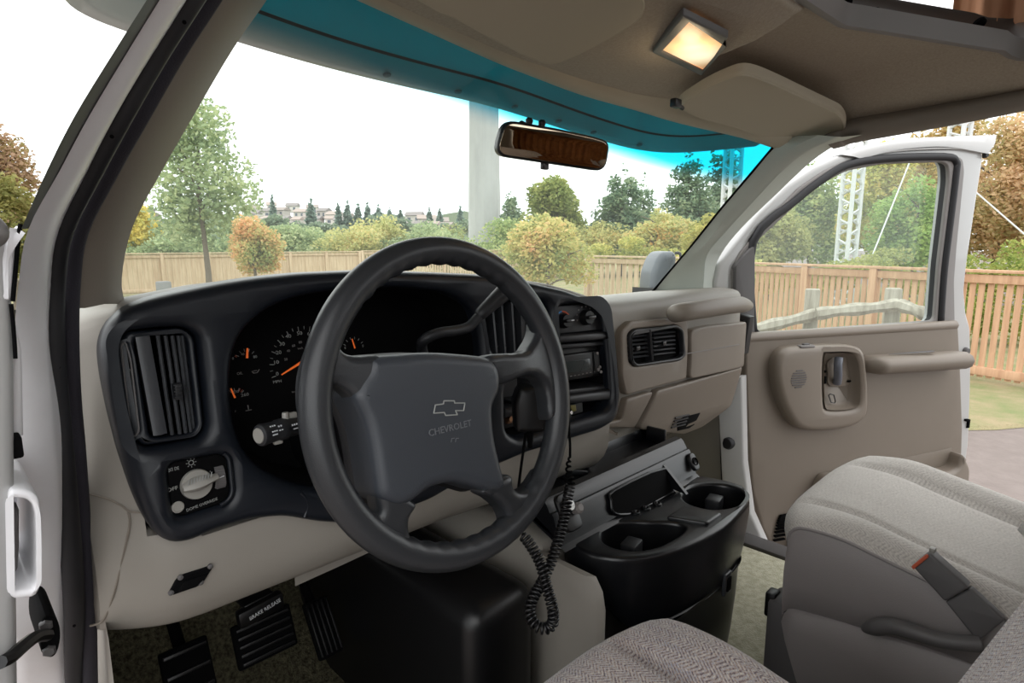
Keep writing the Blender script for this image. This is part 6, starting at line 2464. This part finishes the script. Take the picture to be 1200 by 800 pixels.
tube(b, [at(1066, 190, D=13.5), at(1022, 300, D=13)], .016, 6)
tag(obj('guy_wire', b, M['galv']), 'slanting guy wire behind the passenger window glass', 'wire')

# ---- far hillside with houses
M['hill'] = mat('hillside', (66, 86, 56), 1.0, var=(.05, (84, 96, 70)))
b = newbm()
rows = []
for i in range(41):
    px = lerp(-100, 760, i / 40)
    c0, c1 = at(px, 285, D=110), at(px, 285, D=190)
    hh = 7 + 2.0 * sin(i * .5) + 1.5 * sin(i * 1.3)
    rows.append([V(c0.x, c0.y, G - 1), V(*(c0.lerp(c1, .5).xy), G + 1.6 + hh * .8), V(c1.x, c1.y, G + 2 + hh)])
loft(b, rows)
struct(obj('hill', b, M['hill'], ang=179))
rnd = random.Random(5)
M['housewall'] = [mat('house_wall', c, .8) for c in ((206, 200, 192), (190, 184, 176), (214, 206, 196), (178, 170, 164))]
M['houseroof'] = [mat('house_roof', c, .9) for c in ((150, 140, 134), (134, 128, 126), (164, 150, 142))]
M['housewin'] = mat('house_window', (96, 102, 110), .2)
hs_px = [(296, 243, 'behind the crown of the pale green tree'), (308, 247, 'low above the orange bush'), (318, 240, 'highest over the orange bush'), (330, 246, 'just past the orange bush'), (343, 241, 'on the crest past the orange bush'), (354, 248, 'below the crest, second row'), (366, 243, 'beside the lone dark conifer'), (380, 247, 'under the lone dark conifer'), (392, 251, 'low before the row of conifers'), (404, 254, 'lowest, before the row of conifers'), (170, 246, 'between the pillar and the pale green tree'), (500, 256, 'just above the steering wheel rim'), (517, 259, 'nearest the concrete pylon'), (486, 252, 'above the top of the steering wheel')]
for i, (px, y, where) in enumerate(hs_px):
    d = 125 + (255 - y) * 2.5
    c = at(px, y, D=d)
    w0, dp_, h0 = rnd.uniform(2.4, 3.6), 2.6, rnd.uniform(1.6, 2.2)
    t = thing('hillside_house', 'small pale house on the far hillside, ' + where, 'house', c - V(0, 0, h0), 'houses on the far hillside')
    R = Matrix.Rotation(radians(-45 + rnd.uniform(-25, 25)), 3, 'Z')
    b = newbm()
    rbox(b, c - V(0, 0, h0 / 2), (w0, dp_, h0), 0, R)
    obj('house_walls', b, M['housewall'][i % 4], t, smooth=False)
    b = newbm()
    loft(b, [[c + R @ V(sx * w0 * .56, -dp_ * .6, -.1), c + R @ V(sx * w0 * .56, 0, .75), c + R @ V(sx * w0 * .56, dp_ * .6, -.1)] for sx in (-1, 1)], cv=True, cap=True)
    obj('house_roof', b, M['houseroof'][i % 3], t, smooth=False)
    for k in (-1, 1):
        b = newbm()
        rbox(b, c + R @ V(k * w0 * .25, -dp_ * .5, -h0 * .45), (w0 * .2, .06, h0 * .4), 0, R)
        obj('house_window', b, M['housewin'], t, smooth=False)
more = [(300, 250), (312, 256), (324, 254), (336, 256), (349, 257), (361, 254), (372, 256), (386, 256), (290, 256), (398, 258), (180, 252), (160, 250), (492, 262), (508, 263), (524, 264)]
for i, (px, y) in enumerate(more):
    d = 112 + (258 - y) * 2
    c = at(px, y, D=d)
    t = thing('hillside_house', 'small pale house crowded among others low on the far hillside', 'house', c - V(0, 0, 1.8), 'houses low on the far hillside')
    R = Matrix.Rotation(radians(-45 + rnd.uniform(-30, 30)), 3, 'Z')
    w0, h0 = rnd.uniform(1.5, 2.2), 1.3
    b = newbm()
    rbox(b, c - V(0, 0, h0 / 2), (w0, 2.0, h0), 0, R)
    obj('house_walls', b, M['housewall'][(i + 1) % 4], t, smooth=False)
    b = newbm()
    loft(b, [[c + R @ V(sx * w0 * .56, -1.2, -.08), c + R @ V(sx * w0 * .56, 0, .55), c + R @ V(sx * w0 * .56, 1.2, -.08)] for sx in (-1, 1)], cv=True, cap=True)
    obj('house_roof', b, M['houseroof'][(i + 1) % 3], t, smooth=False)
    b = newbm()
    rbox(b, c + R @ V(0, -1.0, -h0 * .45), (w0 * .4, .06, h0 * .4), 0, R)
    obj('house_window', b, M['housewin'], t, smooth=False)
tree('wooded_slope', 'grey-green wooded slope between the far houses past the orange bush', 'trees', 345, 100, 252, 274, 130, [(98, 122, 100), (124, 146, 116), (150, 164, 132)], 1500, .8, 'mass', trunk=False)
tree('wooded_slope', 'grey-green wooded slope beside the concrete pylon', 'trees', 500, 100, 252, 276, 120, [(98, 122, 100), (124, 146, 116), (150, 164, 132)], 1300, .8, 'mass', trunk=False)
HAZY = [(98, 122, 112), (120, 144, 130), (146, 164, 148)]  # conifer greens paled, with distance haze put into the leaf colours
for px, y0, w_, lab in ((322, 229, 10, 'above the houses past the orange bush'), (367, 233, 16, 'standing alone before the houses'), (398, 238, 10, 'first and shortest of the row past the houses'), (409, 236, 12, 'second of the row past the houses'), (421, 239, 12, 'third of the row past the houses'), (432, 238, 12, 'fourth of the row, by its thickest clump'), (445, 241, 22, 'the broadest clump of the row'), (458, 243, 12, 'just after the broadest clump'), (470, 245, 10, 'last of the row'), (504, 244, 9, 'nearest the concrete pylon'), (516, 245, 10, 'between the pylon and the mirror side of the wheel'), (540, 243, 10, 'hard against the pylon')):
    tree('hillside_conifer', 'tiny conifer on the far hillside, ' + lab, 'conifer', px, 105, y0, 268, w_, HAZY, 500, .9, 'cone', trunk=False, group='conifers on the far hillside')
